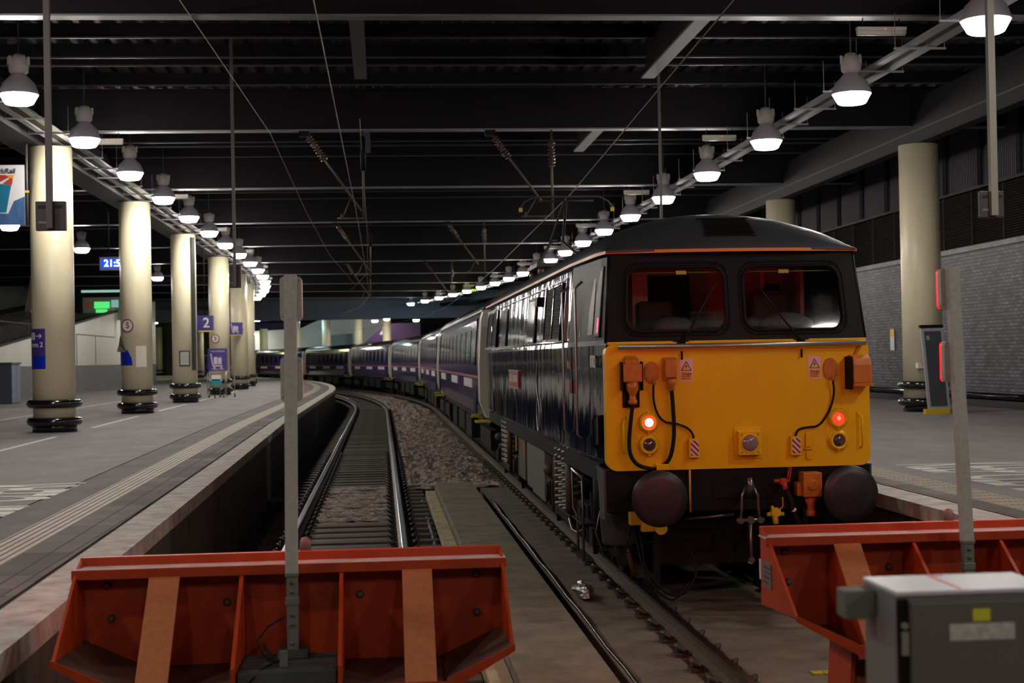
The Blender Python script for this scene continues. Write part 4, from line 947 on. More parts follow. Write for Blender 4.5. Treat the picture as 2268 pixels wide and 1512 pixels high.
# front handrail, wipers
obj('front_handrail', MB().tube([(-1.16, -.07, 2.428), (1.22, -.07, 2.428)], .024, 10).tube([(-1.0, -.07, 2.428), (-1.0, .02, 2.428)], .012, 6).tube([(0, -.07, 2.428), (0, .02, 2.428)], .012, 6).tube([(1.05, -.07, 2.428), (1.05, .02, 2.428)], .012, 6), steel, t)
for bx, mx, ex in ((-.545, -.27, -.165), (.61, .285, .195)):
    w_ = obj('wiper', MB().tube([(bx, -.03, 2.45), (bx+(mx-bx)*.35, -.03, 2.6), (mx, .05, 2.89)], [.014, .012, .008], 6).tube([(bx, -.03, 2.38), (bx, -.03, 2.30)], .01, 6).box(bx-.04, bx+.04, -.02, .02, 2.44, 2.475), blackr, t)
    obj('wiper_blade', MB().tube([(mx+(bx-mx)*.28, .03, 2.78), (ex+(mx-ex)*.1, .095, 3.02)], .009, 6), blackr, w_)
# sockets, covers, cables
def cbl(nm, pts, r, m_=blackr, par=None):
    P_ = [Vector((x, y, z)) for x, y, z in pts]; out = []
    for i in range(len(P_)-1):
        p0, p1, p2, p3 = P_[max(i-1, 0)], P_[i], P_[i+1], P_[min(i+2, len(P_)-1)]
        for k in range(6):
            u = k/6; out.append(.5*((2*p1)+(-p0+p2)*u+(2*p0-5*p1+4*p2-p3)*u*u+(-p0+3*p1-3*p2+p3)*u**3))
    out.append(P_[-1]); return obj(nm, MB().tube(out, r, 10), m_, par or t)
pj = obj('jumper_socket', MB().box(-1.12, -.945, -.13, 0, 2.10, 2.27).prism([(0, 2.27), (-.13, 2.27), (-.10, 2.31), (0, 2.33)], 0, -1.10, -.965).box(-1.09, -.99, -.06, 0, 2.31, 2.345), orange_box, t, bevel=.008)
obj('plug', MB().lathe([(.062, 2.10), (.058, 2.03), (.032, 1.98), (.032, 1.93), (.042, 1.93), (.042, 1.90), (.030, 1.89)], (-1.03, -.075, 0), seg=16), orange_box, pj)
obj('socket_flap', MB().box(-1.115, -.955, -.02, 0, 1.86, 2.09), blackp, pj); obj('flap_hinge', MB().box(-1.135, -1.122, -.10, .0, 2.02, 2.29).box(-.943, -.930, -.10, .0, 2.02, 2.29), blackp, pj)
for ox in (-.833, .892):
    m_ = MB(); m_.add(curve_mesh([[(ox+.068*math.cos(a), 2.185+(.105 if math.sin(a) > 0 else .10)*math.copysign(abs(math.sin(a))**.8, math.sin(a))) for a in [2*PI*i/28 for i in range(28)]]], .035)); oc = obj('oval_cover', m_, orange_box, t, bevel=.005); oc.location = (0, -.02, 0)
    obj('cable_gland', MB().tube([(ox+.01, -.045, 2.13), (ox+.01, -.05, 2.07)], [.010, .016], 8), orange_box, oc)
    obj('cover_bolts', MB().lathe([(.006, 0), (.006, -.005)], (ox-.05, -.038, 2.23), ax=1, seg=6).lathe([(.006, 0), (.006, -.005)], (ox+.05, -.038, 2.23), ax=1, seg=6).lathe([(.006, 0), (.006, -.005)], (ox+.05, -.038, 2.13), ax=1, seg=6).lathe([(.006, 0), (.006, -.005)], (ox-.05, -.038, 2.13), ax=1, seg=6), bolt_m, oc)
jb = obj('junction_box', MB().box(-.73, -.60, -.06, 0, 2.11, 2.325).box(-.72, -.61, -.10, -.06, 2.13, 2.30), orange_box, t, bevel=.012)
obj('plug', MB().lathe([(.042, 2.12), (.042, 2.07), (.032, 2.06), (.030, 2.02), (.02, 2.01)], (-.657, -.06, 0), seg=14), orange_box, jb)
rb = obj('socket_box', MB().prism([(0, 2.05), (-.20, 2.05), (-.20, 2.22), (-.17, 2.28), (-.10, 2.315), (0, 2.315)], 0, 1.06, 1.235), orange_box, t, bevel=.008)
obj('base_plate', MB().box(1.055, 1.245, -.22, 0, 2.02, 2.05), orange_box, rb); obj('mounting_plate', MB().box(1.035, 1.055, -.18, 0, 1.99, 2.30), under, rb)
obj('stay', MB().hexa([(1.12, -.03, 2.32), (1.15, -.03, 2.32), (1.15, 0, 2.32), (1.12, 0, 2.32)], [(1.17, -.03, 2.41), (1.2, -.03, 2.41), (1.2, 0, 2.41), (1.17, 0, 2.41)]), orange_box, rb)
cbl('jumper_cable', [(-1.03, -.075, 1.90), (-1.05, -.075, 1.75), (-1.07, -.07, 1.55), (-1.06, -.07, 1.42), (-1.0, -.07, 1.33), (-.90, -.07, 1.29), (-.80, -.07, 1.285), (-.70, -.07, 1.36), (-.655, -.07, 1.50), (-.642, -.07, 1.70), (-.655, -.06, 2.02)], .019)
obj('cable_bracket', MB().box(-.82, -.70, -.10, 0, 1.268, 1.325), yellow, t, bevel=.006)
cbl('lamp_cable', [(-.825, -.05, 2.08), (-.825, -.04, 1.93), (-.79, -.03, 1.80), (-.72, -.03, 1.72), (-.60, -.03, 1.695), (-.50, -.03, 1.65), (-.455, -.03, 1.59), (-.45, -.03, 1.545)], .010)
cbl('lamp_cable', [(.90, -.05, 2.08), (.912, -.04, 1.96), (.88, -.03, 1.82), (.81, -.03, 1.70), (.74, -.03, 1.645), (.64, -.03, 1.635), (.56, -.03, 1.61), (.53, -.03, 1.54)], .010)
# lamp clusters
red_on = M('tail_lamp_lit', (.9, .1, .05), .2, emit=((1, .02, .01), 2.2)); red_hot = M('tail_lamp_hot', (.9, .5, .2), .2, emit=((1, .72, .38), 9)); red_dim = M('tail_lamp_core', (.9, .3, .1), .2, emit=((1, .16, .07), 2.2)); clearl = M('clear_lens', (.06, .05, .05), .04, coat=1)
for s, hot in ((-1, True), (1, False)):
    cx = -.874 if s < 0 else .953
    m_ = MB(); m_.add(curve_mesh([rrect(cx-.115, cx+.115, 1.39, 1.83, .112)], .012)); base = obj('lamp_backplate', m_, yellow, t, bevel=.003); base.location = (0, -.004, 0)
    for z, lit in ((1.715, True), (1.503, False)):
        rg = obj('lamp_ring', MB().lathe([(.102, -.008), (.100, -.022), (.088, -.024), (.086, -.045), (.078, -.050), (.060, -.048), (.058, -.02)], (cx, 0, z), ax=1, seg=28, caps=False), yellow, t)
        obj('ring_lugs', MB().box(cx-.012, cx+.012, -.04, -.01, z-.105, z-.08).box(cx-.012, cx+.012, -.04, -.01, z+.08, z+.1).lathe([(.006, -.04), (.006, -.048)], (cx, 0, z-.094), ax=1, seg=6).lathe([(.005, -.045), (.005, -.05)], (cx+.068, 0, z+.02), ax=1, seg=6).lathe([(.005, -.045), (.005, -.05)], (cx-.068, 0, z-.02), ax=1, seg=6), yellow, rg)
        lens = MB().lathe([(.058, -.03), (.050, -.044), (.03, -.052), (.004, -.055)], (cx, 0, z), ax=1, seg=24)
        if lit:
            lo = obj('tail_lamp', lens, red_on, t); obj('lamp_filament', MB().lathe([(.040 if hot else .020, -.053), (.006, -.0585)], (cx, 0, z), ax=1, seg=20), red_hot if hot else red_dim, lo)
        else: obj('marker_lamp', lens, clearl, t)
# striped boxes, headlight, handles, bracket, notices
stripes = m_stripes('red_white_stripes', (.62, .55, .55), (.25, .01, .01), .052, (1, 0, 1))
for cx in (-.445, .532):
    b_ = obj('striped_box', MB().box(cx-.052, cx+.052, -.06, 0, 1.375, 1.555), yellow, t, bevel=.003); obj('stripe_panel', MB().box(cx-.038, cx+.038, -.0625, -.06, 1.395, 1.535), stripes, b_)
hd = obj('headlight', MB().box(-.055, .215, -.012, 0, 1.35, 1.65).box(-.03, .19, -.11, 0, 1.39, 1.615), yellow, t, bevel=.006)
hd.location = (-.005, 0, 0)
obj('headlight_rim', MB().lathe([(.090, -.108), (.090, -.118), (.080, -.118), (.080, -.100)], (.078, 0, 1.5), ax=1, seg=28, caps=False), yellow, hd)
obj('headlight_lens', MB().lathe([(.080, -.104), (.07, -.120), (.035, -.130), (.002, -.132)], (.078, 0, 1.5), ax=1, seg=24), M('headlight_glass', (.22, .17, .19), .06, coat=1, bump=(40, .3, .01)), hd)
obj('headlight_screws', MB().lathe([(.006, -.11), (.006, -.114)], (.0, 0, 1.585), ax=1, seg=8).lathe([(.006, -.11), (.006, -.114)], (.155, 0, 1.585), ax=1, seg=8).lathe([(.006, -.11), (.006, -.114)], (.0, 0, 1.415), ax=1, seg=8).lathe([(.006, -.11), (.006, -.114)], (.155, 0, 1.415), ax=1, seg=8), blackr, hd)
for hx in (-1.118, 1.175):
    obj('grab_handle', MB().tube([(hx, 0, 1.43), (hx, -.055, 1.45), (hx, -.055, 1.72), (hx-.03*(1 if hx > 0 else -1), 0, 1.77)], .009, 8), yellow, t)
obj('lamp_iron', MB().box(.635, .69, -.02, 0, 1.45, 1.585).box(.625, .70, -.035, 0, 1.425, 1.44).box(.640, .69, -.02, 0, 1.33, 1.40), yellow, t, bevel=.003)
for nx in (-.50, .74):
    nt_ = obj('warning_notice', MB().box(nx-.062, nx+.062, -.003, 0, 2.092, 2.305), M('notice_pink', (.75, .42, .58), .5), t)
    tri = MB(); tri.prism([(nx-.052, 2.195), (nx+.052, 2.195), (nx, 2.288)], 1, -.0045, -.003); obj('warning_triangle', tri, blackink, nt_)
    obj('triangle_fill', MB().prism([(nx-.040, 2.201), (nx+.040, 2.201), (nx, 2.274)], 1, -.0055, -.0045), goldp, nt_)
    obj('lightning_mark', MB().prism([(nx+.008, 2.262), (nx-.014, 2.232), (nx-.002, 2.232), (nx-.010, 2.207), (nx+.012, 2.240), (nx+.001, 2.240)], 1, -.0065, -.0055), blackink, nt_)
    obj('text_panel', MB().box(nx-.052, nx+.052, -.004, -.003, 2.103, 2.185), M('notice_amber', (.80, .36, .05), .5), nt_)
    text('danger_text', 'Danger', .033, blackink, nt_, (nx-.044, -.006, 2.166), align='LEFT', depth=.001)
    text('notice_text', 'Overhead', .020, blackink, nt_, (nx-.044, -.006, 2.143), align='LEFT', depth=.001); text('notice_text', 'live wires', .020, blackink, nt_, (nx-.044, -.006, 2.122), align='LEFT', depth=.001)
# buffer beam, buffers, coupling, hoses
bbm = obj('buffer_beam', MB().box(-1.27, 1.27, .02, .30, .86, 1.27), under, t, bevel=.01)
obj('beam_slot', MB().box(-.22, -.11, .0, .03, 1.0, 1.09).box(.20, .31, .0, .03, 1.0, 1.09), blackr, bbm)
obj('beam_plate', MB().box(-.26, .35, .005, .02, .98, 1.11), under, bbm)
for s in (-1, 1): 
    obj('corner_valance', MB().prism([(.06, 1.27), (.55, 1.29), (.42, 1.05), (.36, .80), (.06, .80)], 0, s*1.285-.012, s*1.285+.012), ufgrey, t)
    bf = obj('buffer', MB().lathe([(.255, -.56), (.258, -.575), (.25, -.592), (.18, -.603), (.004, -.61)], (s*.885, 0, 1.048), ax=1, seg=48), buffm, t)
    obj('buffer_rim', MB().lathe([(.09, -.52), (.252, -.545), (.258, -.56)], (s*.885, 0, 1.048), ax=1, seg=40, caps=False), buffm, bf); obj('buffer_shank', MB().lathe([(.09, -.54), (.09, -.30), (.125, -.30), (.14, .02)], (s*.885, 0, 1.048), ax=1, seg=24), under, bf)
hk = obj('coupling_hook', MB().tube([(.035, .02, 1.05), (.035, -.12, 1.05), (.035, -.20, 1.07), (.035, -.25, 1.12), (.035, -.22, 1.17), (.035, -.17, 1.165)], [.035, .035, .04, .035, .025, .015], 10), M('dark_forging', (.20, .19, .18), .3, .8), t)
sh = MB(); 
for s in (-1, 1): sh.tube([(.035+s*.03, -.2, 1.11), (.035+s*.075, -.21, 1.02), (.035+s*.08, -.21, .90), (.035+s*.09, -.21, .80)], .013, 8).lathe([(.03, -.24), (.03, -.18)], (.035+s*.095, 0, .79), ax=1, seg=12)
sh.tube([(-.10, -.21, .79), (.17, -.21, .79)], .018, 8); obj('shackle', sh, MATS['dark_forging'], hk)
obj('coupling_screw', MB().lathe([(.034, -.25), (.034, -.17)], (.035, 0, .795), ax=1, seg=14).tube([(.035, -.21, .79), (.035, -.21, .58), (.035, -.22, .42)], [.022, .016, .018], 8).lathe([(.03, -.24), (.03, -.18)], (.035, 0, .42), ax=1, seg=12), MATS['dark_forging'], hk)
hr = obj('red_air_cock', MB().lathe([(.03, -.14), (.04, -.12), (.03, 0)], (.385, 0, 1.13), ax=1, seg=12).tube([(.30, -.1, 1.14), (.45, -.1, 1.14)], .018, 8).tube([(.385, -.12, 1.13), (.40, -.14, 1.06)], .026, 8).tube([(.43, -.08, 1.14), (.46, -.05, 1.26)], .008, 6).tube([(.45, -.08, 1.14), (.48, -.05, 1.26)], .008, 6), M('cock_red', (.42, .035, .01), .45), t)
cbl('air_hose', [(.40, -.14, 1.05), (.43, -.16, .98), (.46, -.17, .86), (.52, -.17, .72), (.54, -.15, .62)], .024, blackr, hr); obj('hose_clip', MB().tube([(.455, -.17, .875), (.47, -.17, .86)], .027, 10), whitep, hr)
yc = obj('yellow_air_cock', MB().tube([(.22, -.12, .83), (.38, -.12, .83)], .02, 8).lathe([(.045, -.16), (.045, -.06)], (.30, 0, .85), ax=1, seg=10).tube([(.29, -.12, .84), (.30, -.13, .74)], .028, 8).tube([(.34, -.1, .86), (.385, -.08, .90), (.39, -.05, .98)], .008, 6).tube([(.27, -.12, .87), (.27, -.12, .91)], .014, 6), M('cock_yellow', (.62, .42, .01), .45), t)
cbl('brake_hose', [(.30, -.13, .74), (.31, -.14, .62), (.36, -.14, .50), (.42, -.12, .44)], .026, blackr, yc)
jr = obj('eth_jumper', MB().box(.565, .745, -.16, .02, .985, 1.215).box(.52, .565, -.10, .02, .99, 1.12).lathe([(.05, -.175), (.05, -.16)], (.655, 0, 1.10), ax=1, seg=16), orange_box, t, bevel=.01)
obj('jumper_cone', MB().lathe([(.055, .985), (.05, .93), (.035, .90), (.035, .80), (.045, .80), (.045, .86)], (.655, -.07, 0), seg=14), orange_box, jr)
obj('orange_rod', MB().tube([(-.49, -.02, 1.26), (-.492, -.02, .86)], .011, 6), M('rod_orange', (.6, .25, .02), .5), t)
obj('lower_yellow_socket', MB().box(-1.08, -.96, -.10, .02, .76, .88).box(-.98, -.80, -.14, -.04, .70, .80).lathe([(.06, -.17), (.06, -.14)], (-.80, 0, .73), ax=1, seg=14), M('socket_yellow', (.55, .33, .01), .5), t, bevel=.008)
obj('brake_pipe', MB().tube([(-.55, -.05, .80), (-.30, -.06, .815), (-.08, -.05, .83)], .014, 6), M('pipe_grey', (.08, .08, .085), .35, .6), t)
# guard irons, cables under the front
obj('guard_iron_and_dark_box', MB().box(-.80, -.74, .25, .32, .10, .86).box(.74, .80, .25, .32, .10, .86).box(-.74, .74, .5, .62, .30, .86), under, t)  # the wide box is added to black out the wheels behind
cbl('drooping_cable', [(-1.0, .0, .82), (-.97, -.05, .6), (-.93, -.05, .35), (-.75, -.05, .12), (-.55, .02, .10), (-.42, .1, .3), (-.5, .2, .55)], .012); cbl('drooping_cable', [(-1.03, .0, .82), (-1.0, -.06, .5), (-.9, -.08, .22), (-.68, -.02, .04), (-.5, .02, .2)], .010)
obj('lifting_frame', MB().tube([(-1.05, -.02, .80), (-1.12, -.03, .50), (-.90, -.03, .50), (-.97, -.02, .80)], .010, 6), under, t)
# left side details
SX = -1.322
def side(y0, y1, z0, z1, th=.012, x=SX):   # a panel on the left side, following the tumblehome
    def xs(z): return x+(.075*max(0, z-2.5)/.8)
    return MB().hexa([(xs(z0)-th, y0, z0), (xs(z0)-th, y1, z0), (xs(z0)+.01, y1, z0), (xs(z0)+.01, y0, z0)], [(xs(z1)-th, y0, z1), (xs(z1)-th, y1, z1), (xs(z1)+.01, y1, z1), (xs(z1)+.01, y0, z1)])
def cabx(y): return SX+.03+ (2.4-y)*.016
sw = obj('cab_side_window', side(.36, 1.16, 2.53, 3.22, .016, cabx(.75)), blackp, t, bevel=.01)
obj('window_blind', side(.40, .70, 2.56, 3.18, .021, cabx(.55)), M('grey_blind_glass', (.30, .29, .29), .5, spec=.2), sw); obj('sliding_pane', side(.76, 1.10, 2.56, 3.12, .021, cabx(.9)), M('side_pane_dark', (.05, .015, .02), .4, spec=.2), sw)
obj('painted_led_glint', side(.42, .52, 2.58, 2.72, .023, cabx(.5)), M('led_glint_red', (.7, .0, .05), .3, emit=((1, .01, .08), 1.2)), sw)  # red lamp reflection on the pane, put in as a glowing patch
dd = obj('cab_door', side(1.45, 2.30, 1.36, 3.22, .006, cabx(1.9)), MATS['cab_side_black'], t, bevel=.004); obj('door_window', side(1.60, 2.12, 2.55, 3.12, .014, cabx(1.9)), darkglass, dd); obj('door_edge', side(1.40, 1.45, 1.33, 3.26, .012, cabx(1.4)).add(bpy.data.meshes.new('e')), blackp, dd)
for y in (1.34, 2.42): obj('door_handrail', MB().tube([(SX+.0, y, 1.5), (SX-.05, y, 1.55), (SX-.05, y, 3.05), (SX+.03, y, 3.12)], .014, 8), steel, t)
obj('door_handle', MB().box(SX-.03, SX, 2.15, 2.25, 2.22, 2.30).box(SX-.03, SX, 2.1, 2.3, 1.95, 2.1), steel, dd)
obj('side_handle', MB().box(SX+.01, SX+.04, .28, .40, 1.50, 1.78).tube([(SX+.0, .34, 1.46), (SX-.03, .34, 1.5), (SX-.03, .34, 1.74), (SX+.0, .34, 1.78)], .012, 6), blackp, t)
text('cab_number', '87002', .165, whitep, t, (SX+.014, .60, 2.29), (0, 0, -PI/2-.016), depth=.004)
bs = obj('window_band_frame', side(2.78, 2.81, 2.53, 3.23, .016).add(bpy.data.meshes.new('e')), steel, t)
mb = MB(); a = side(2.80, 15.3, 3.215, 3.235, .018); b = side(2.80, 15.3, 2.515, 2.535, .018); mb.v = a.v+b.v; mb.f = a.f+[[i+len(a.v) for i in f] for f in b.f]; mb.m = [0]*len(mb.f); mb.sm = [False]*len(mb.f); obj('band_rail', mb, M('band_rail_blue', (.02, .03, .05), .15, coat=.8), t)
def louvre(y0, y1, n=2):
    g = obj('side_louvre', side(y0, y1, 2.56, 3.18, .010), blackr, t)
    w = (y1-y0)/n
    for k in range(n):
        m_ = MB()
        for i in range(26):
            z = 2.585+i*.0225; q = side(y0+k*w+.05, y0+(k+1)*w-.05, z, z+.008, .02); m_.v += q.v; m_.f += [[j+len(m_.v)-8 for j in f] for f in q.f]
        m_.m = [0]*len(m_.f); m_.sm = [False]*len(m_.f); obj('slats', m_, M('slat_black', (.010, .010, .011), .7, spec=.1), g)
    fr_ = MB()
    for (a, b, c, d) in ((y0-.03, y0, 2.54, 3.2), (y1, y1+.03, 2.54, 3.2), ((y0+y1)/2-.02, (y0+y1)/2+.02, 2.54, 3.2), (y0, y1, 2.535, 2.56), (y0, y1, 3.18, 3.2)):
        q = side(a, b, c, d, .026); fr_.v += q.v; fr_.f += [[j+len(fr_.v)-8 for j in f] for f in q.f]
    fr_.m = [0]*len(fr_.f); fr_.sm = [False]*len(fr_.f); obj('louvre_frame', fr_, blue, g)
louvre(3.10, 4.75); louvre(12.7, 14.9, 3)
for a, b in ((6.15, 7.05), (10.75, 11.6)):
    w_ = obj('body_window', side(a, b, 2.56, 3.12, .014), darkglass, t); obj('window_surround', side(a-.06, b+.06, 2.52, 3.16, .008), blackp, w_)
obj('side_lamp', side(5.6, 5.85, 3.02, 3.14, .05), blackp, t)
np = obj('nameplate', side(8.25, 9.85, 1.90, 2.14, .022), M('nameplate_red', (.36, .03, .02), .4), t)
obj('nameplate_border', side(8.21, 9.89, 1.875, 1.90, .026).add(bpy.data.meshes.new('e')), steel, np); obj('nameplate_top_border', side(8.21, 9.89, 2.14, 2.16, .026), steel, np)
text('nameplate_lettering', 'ROYAL SOVEREIGN', .15, whitep, np, (SX-.025, 9.05, 2.02), (0, 0, -PI/2), depth=.006)
m_ = MB()
ov = [(5.62+.16*math.sin(a), 1.60+.21*math.cos(a)) for a in [2*PI*i/28 for i in range(29)]]; m_.tube([(SX-.006, y, z) for y, z in ov], .011, 6, caps=False); m_.tube([(SX-.006, 5.62+.13*math.sin(a*1.2), 1.80+.17*a) for a in [i*.25 for i in range(12)]], .010, 6)
obj('side_emblem', m_, M('emblem_silver', (.55, .55, .56), .35, .6), t)
# underframe: sills, bogies, springs, steps, boxes
obj('solebar', MB().box(-1.27, 1.27, .5, 15.4, 1.12, 1.30), under, t)
def helix(x, y, z0, z1, R, r, n, m_):
    pts = [(x+R*math.cos(2*PI*n*i/(n*12)), y+R*math.sin(2*PI*n*i/(n*12)), z0+(z1-z0)*i/(n*12)) for i in range(n*12+1)]; m_.tube(pts, r, 6); return m_
spring_m = M('spring_steel', (.20, .19, .18), .4, .5)
for bi, yc_ in enumerate((3.95, 12.05)):
    bg = obj('bogie_frame', MB().box(-1.16, -1.02, yc_-2.3, yc_+2.3, .50, .70).box(1.02, 1.16, yc_-2.3, yc_+2.3, .50, .70).box(-1.1, 1.1, yc_-.5, yc_+.5, .45, .85).box(-1.24, -1.0, yc_-.75, yc_+.75, .40, .52).box(-1.2, -1.08, yc_-2.0, yc_-1.3, .35, .75).box(-1.2, -1.08, yc_+1.3, yc_+2.0, .35, .75), under, t, bevel=.015)
    for wy in (yc_-1.64, yc_+1.64):
        wo = obj('wheelset', MB().lathe([(.575, -.80), (.60, -.71), (.55, -.70), (.2, -.66), (.09, -.66), (.09, .66), (.2, .66), (.55, .70), (.60, .71), (.575, .80), (.1, .82)], (0, wy, .575), ax=0, seg=32), M('wheel_steel', (.035, .030, .028), .75, spec=.1), bg)
        obj('axle_box', MB().box(-1.22, -1.02, wy-.18, wy+.18, .42, .74).lathe([(.12, -1.25), (.12, -1.2)], (0, wy, .575), ax=0, seg=16), under, bg, bevel=.015)
        obj('brake_rigging', MB().tube([(-1.1, wy-.7, .30), (-1.1, wy+.7, .30)], .025, 6).tube([(-1.16, wy-.45, .9), (-1.14, wy-.5, .25)], .03, 6), under, bg)
    for dy in (-.36, 0, .36):
        m_ = MB(); helix(-1.16, yc_+dy-.15, .53, 1.27, .115, .023, 9, m_); obj('coil_spring', m_, spring_m, bg)
    obj('damper', MB().tube([(-1.22, yc_-.62, .55), (-1.22, yc_-.62, 1.2)], .045, 10).tube([(-1.22, yc_+.62, .5), (-1.22, yc_+.62, 1.22)], .04, 10).lathe([(.09, -1.25), (.06, -1.33), (.02, -1.35)], (0, yc_+.95, .92), ax=0, seg=14), M('damper_rust', (.09, .06, .045), .6), bg)
obj('equipment_box', MB().box(-1.22, -.3, 6.0, 7.6, .40, 1.16), gbox, t, bevel=.015); obj('equipment_box', MB().box(-1.2, -.3, 7.75, 8.6, .42, 1.1), gbox, t, bevel=.015); obj('equipment_box', MB().box(-1.2, -.3, 8.9, 10.0, .45, 1.1), M('box_worn', (.11, .10, .085), .6, noise=(5, .5)), t, bevel=.015)
obj('orange_corner_posts', MB().box(-1.24, -1.22, 8.62, 8.7, .85, 1.16).box(-1.24, -1.22, 10.0, 10.08, .85, 1.16), MATS['rod_orange'], t)
obj('side_pipes', MB().tube([(-1.24, 5.95, 1.17), (-1.24, 8.0, 1.17)], .02, 6).tube([(-1.24, 3.2, .48), (-1.26, 2.8, .40), (-1.26, 2.3, .42), (-1.26, 1.9, .5)], .016, 6), M('pipe_brass', (.16, .12, .06), .4, .5), t)
st_ = MB()
for a in ((1.55, 1.08), ): 
    st_.tube([(-1.31, 1.5, 1.08), (-1.31, 2.35, 1.12)], .016, 6)
    st_.tube([(-1.31, 1.5, 1.10), (-1.31, 1.5, .22)], .014, 6).tube([(-1.31, 2.3, 1.12), (-1.31, 2.3, .70), (-1.28, 2.2, .62), (-1.28, 2.15, .22)], .014, 6)
    st_.box(-1.33, -1.20, 1.5, 2.3, .60, .615).box(-1.33, -1.20, 1.5, 2.15, .22, .235)
obj('cab_steps', st_, M('step_edge', (.11, .11, .115), .3, .6), t)
obj('sand_box', MB().lathe([(.15, .50), (.165, .52), (.185, .80), (.19, .82)], (-1.08, .62, 0), seg=20), ufgrey, t); obj('sand_pipe', MB().tube([(-1.06, .5, .84), (-1.10, .42, .95), (-1.12, .4, 1.08)], .012, 6).tube([(-1.22, .8, .85), (-1.28, .8, .6), (-1.2, .8, .35)], .010, 6).tube([(-1.0, .7, .5), (-.9, .8, .16)], .03, 6), MATS['pipe_brass'], t)
obj('air_cylinder', MB().tube([(-1.15, 1.0, .62), (-1.15, 1.0, 1.15)], .12, 14).box(-1.3, -1.0, .9, 1.15, .45, .62), under, t)
# pantograph
pg = obj('pantograph', MB().box(-.6, .6, 12.3, 14.0, 3.95, 4.02).tube([(-.5, 13.2, 4.0), (-.1, 14.3, 4.55), (0, 14.3, 4.55)], .03, 8).tube([(.5, 13.2, 4.0), (.1, 14.3, 4.55)], .03, 8), M('panto_dark', (.05, .048, .045), .5), t)
obj('upper_arm', MB().tube([(.12, 14.3, 4.55), (-.02, 12.6, 5.13)], .025, 8).tube([(-.12, 14.3, 4.55), (-.06, 12.6, 5.13)], .02, 8), MATS['panto_dark'], pg)
obj('contact_head', MB().tube([(-.85, 12.5, 5.0), (-.78, 12.5, 5.12), (-.6, 12.5, 5.20), (.55, 12.5, 5.20), (.72, 12.5, 5.12), (.80, 12.5, 5.0)], .018, 8).tube([(-.5, 12.8, 5.16), (.5, 12.8, 5.16)], .018, 8).box(-.45, .45, 12.48, 12.52, 5.2, 5.22), MATS['panto_dark'], pg)
obj('horn_tip', MB().box(-.88, -.82, 12.47, 12.53, 4.94, 5.01).box(.77, .83, 12.47, 12.53, 4.94, 5.01), goldp, pg)
obj('roof_insulator', MB().lathe([(.07, 3.75), (.07, 3.98)], (-.5, 12.4, 0), seg=12).lathe([(.07, 3.75), (.07, 3.98)], (.5, 12.4, 0), seg=12).lathe([(.07, 3.75), (.07, 3.98)], (-.5, 13.9, 0), seg=12).lathe([(.07, 3.75), (.07, 3.98)], (.5, 13.9, 0), seg=12), insul, pg)

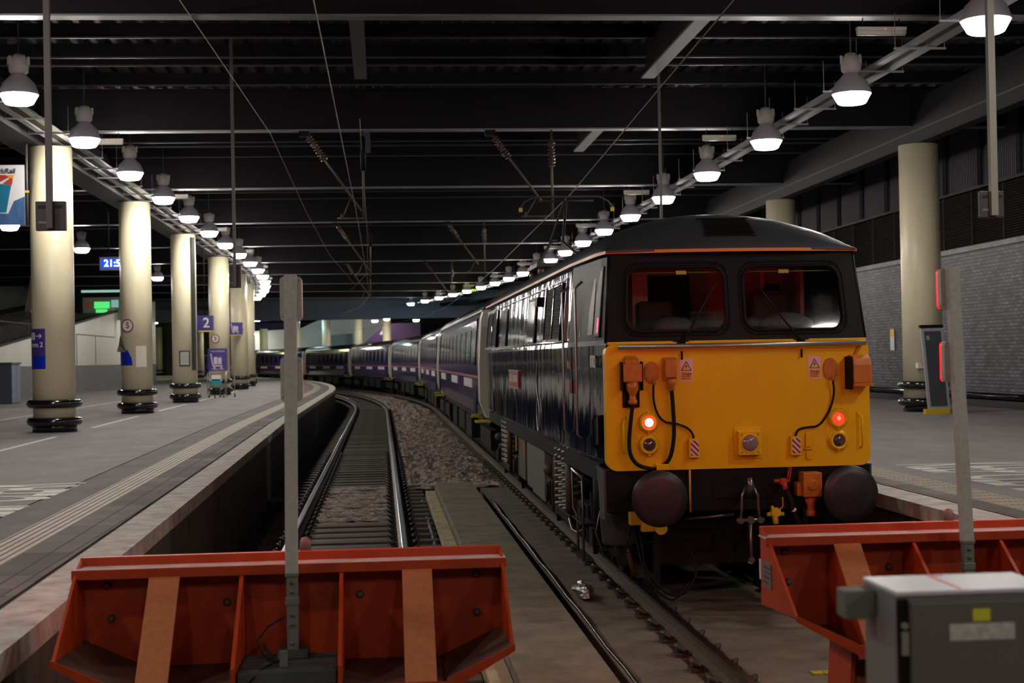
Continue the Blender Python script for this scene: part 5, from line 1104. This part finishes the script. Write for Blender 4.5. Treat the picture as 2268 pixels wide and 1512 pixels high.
# ------------------------------------------------------------------ coaches
def make_coach():
    t = thing('sleeping_coach', '', 'railway coach', (0, 0, 0), 0, 'coaches behind the locomotive'); Lc = 22.5
    def ring(y, k=1.): return [(x*k, y, z) for x, z in [(-1.24, 1.12), (-1.37, 1.45), (-1.375, 2.2), (-1.32, 3.15), (-1.26, 3.34), (1.26, 3.34), (1.32, 3.15), (1.375, 2.2), (1.37, 1.45), (1.24, 1.12)]]
    obj('body_shell', MB().loft([ring(.55), ring(Lc-.55)]), coach_purple, t)
    for a, b in ((0, .56), (Lc-.56, Lc)):
        en = obj('end_panel', MB().loft([ring(a), ring(b)]), coach_cream, t)
        yy = -.03 if a == 0 else Lc+.03
        obj('gangway', MB().box(-.48, .48, min(yy, yy*1.0)-.12, yy+.12, 1.2, 3.3), blackr, en)
    m_ = MB(); rg = lambda y: [(x, y, z) for x, z in [(-1.27, 3.33), (-1.24, 3.42), (-1.05, 3.58), (-.7, 3.70), (0, 3.76), (.7, 3.70), (1.05, 3.58), (1.24, 3.42), (1.27, 3.33)]]
    m_.smooth = True; m_.loft([rg(.02), rg(Lc-.02)]); rf = obj('roof', m_, coach_roof, t)
    obj('gutter', MB().box(-1.30, -1.26, .05, Lc-.05, 3.31, 3.35).box(1.26, 1.30, .05, Lc-.05, 3.31, 3.35), M('gutter_light', (.45, .42, .38), .35), rf)
    def s_(y0, y1, z0, z1, th=.01):
        def xs(z): return -1.375 if z < 2.2 else -1.375+.055*(z-2.2)/.95
        return MB().hexa([(xs(z0)-th, y0, z0), (xs(z0)-th, y1, z0), (xs(z0)+.01, y1, z0), (xs(z0)+.01, y0, z0)], [(xs(z1)-th, y0, z1), (xs(z1)-th, y1, z1), (xs(z1)+.01, y1, z1), (xs(z1)+.01, y0, z1)])
    for k in range(8): obj('window', s_(3.2+k*2.1, 4.3+k*2.1, 2.25, 2.98), darkglass, t)
    for y in (1.1, Lc-2.0):
        d = obj('door', s_(y, y+.85, 1.2, 3.15, .012), coach_purple, t); obj('door_window', s_(y+.15, y+.7, 2.2, 2.95, .018), darkglass, d); obj('door_edge', s_(y-.05, y, 1.2, 3.2, .02), blackr, d)
    obj('pink_stripe', s_(.56, Lc-.56, 1.93, 1.985, .006), coach_pink, t)
    for y in (2.6, 9.0, 16.2): obj('white_panel', s_(y, y+3.2, 1.70, 1.90, .008), whitep, t)
    for y in (1.9, Lc-1.9): obj('bogie', MB().box(-1.15, 1.15, y-1.6, y+1.6, .45, .85).lathe([(.46, -.8), (.46, .8)], (0, y-1.3, .46), ax=0, seg=20).lathe([(.46, -.8), (.46, .8)], (0, y+1.3, .46), ax=0, seg=20), under, t)
    obj('underframe', MB().box(-1.15, 1.15, .4, Lc-.4, .95, 1.12).box(-1.2, -.4, 6, 8.4, .4, .95).box(-1.2, -.4, 9, 12, .45, .95).box(-1.2, -.4, 13, 15.5, .4, .95), under, t)
    obj('yellow_step', MB().box(-1.45, -1.15, .1, .7, 1.02, 1.06).box(-1.42, -1.2, 2.0, 2.3, 1.06, 1.12), M('step_yellow', (.55, .42, .01), .5), t)
    return t
co = make_coach(); CL = ['nearest indigo coach coupled behind the locomotive', 'second indigo coach, narrow in view, behind the nearest coach', 'third coach where the train starts to curve left', 'fourth coach side-on in the curve with pink and white stripes', 'fifth coach far round the curve with a red-pink stripe', 'sixth coach partly behind the left lamp post', 'last distant coach ending behind the left platform columns']
for k in range(7):
    s0_ = 30.45+k*23.05; (x0, y0), (x1, y1) = P(s0_, 3.37), P(s0_+22.5, 3.37); rz = math.atan2(-(x1-x0), (y1-y0))
    if k == 0: co.location = (x0, y0, 0); co.rotation_euler = (0, 0, rz); co['label'] = CL[0]
    else: dup(co, (x0, y0, 0), rz, CL[k])
p = at(330, 800, 205)
dup(co, (-36, 196, 0), -.9, 'dark blue coach on another line seen between the left columns')
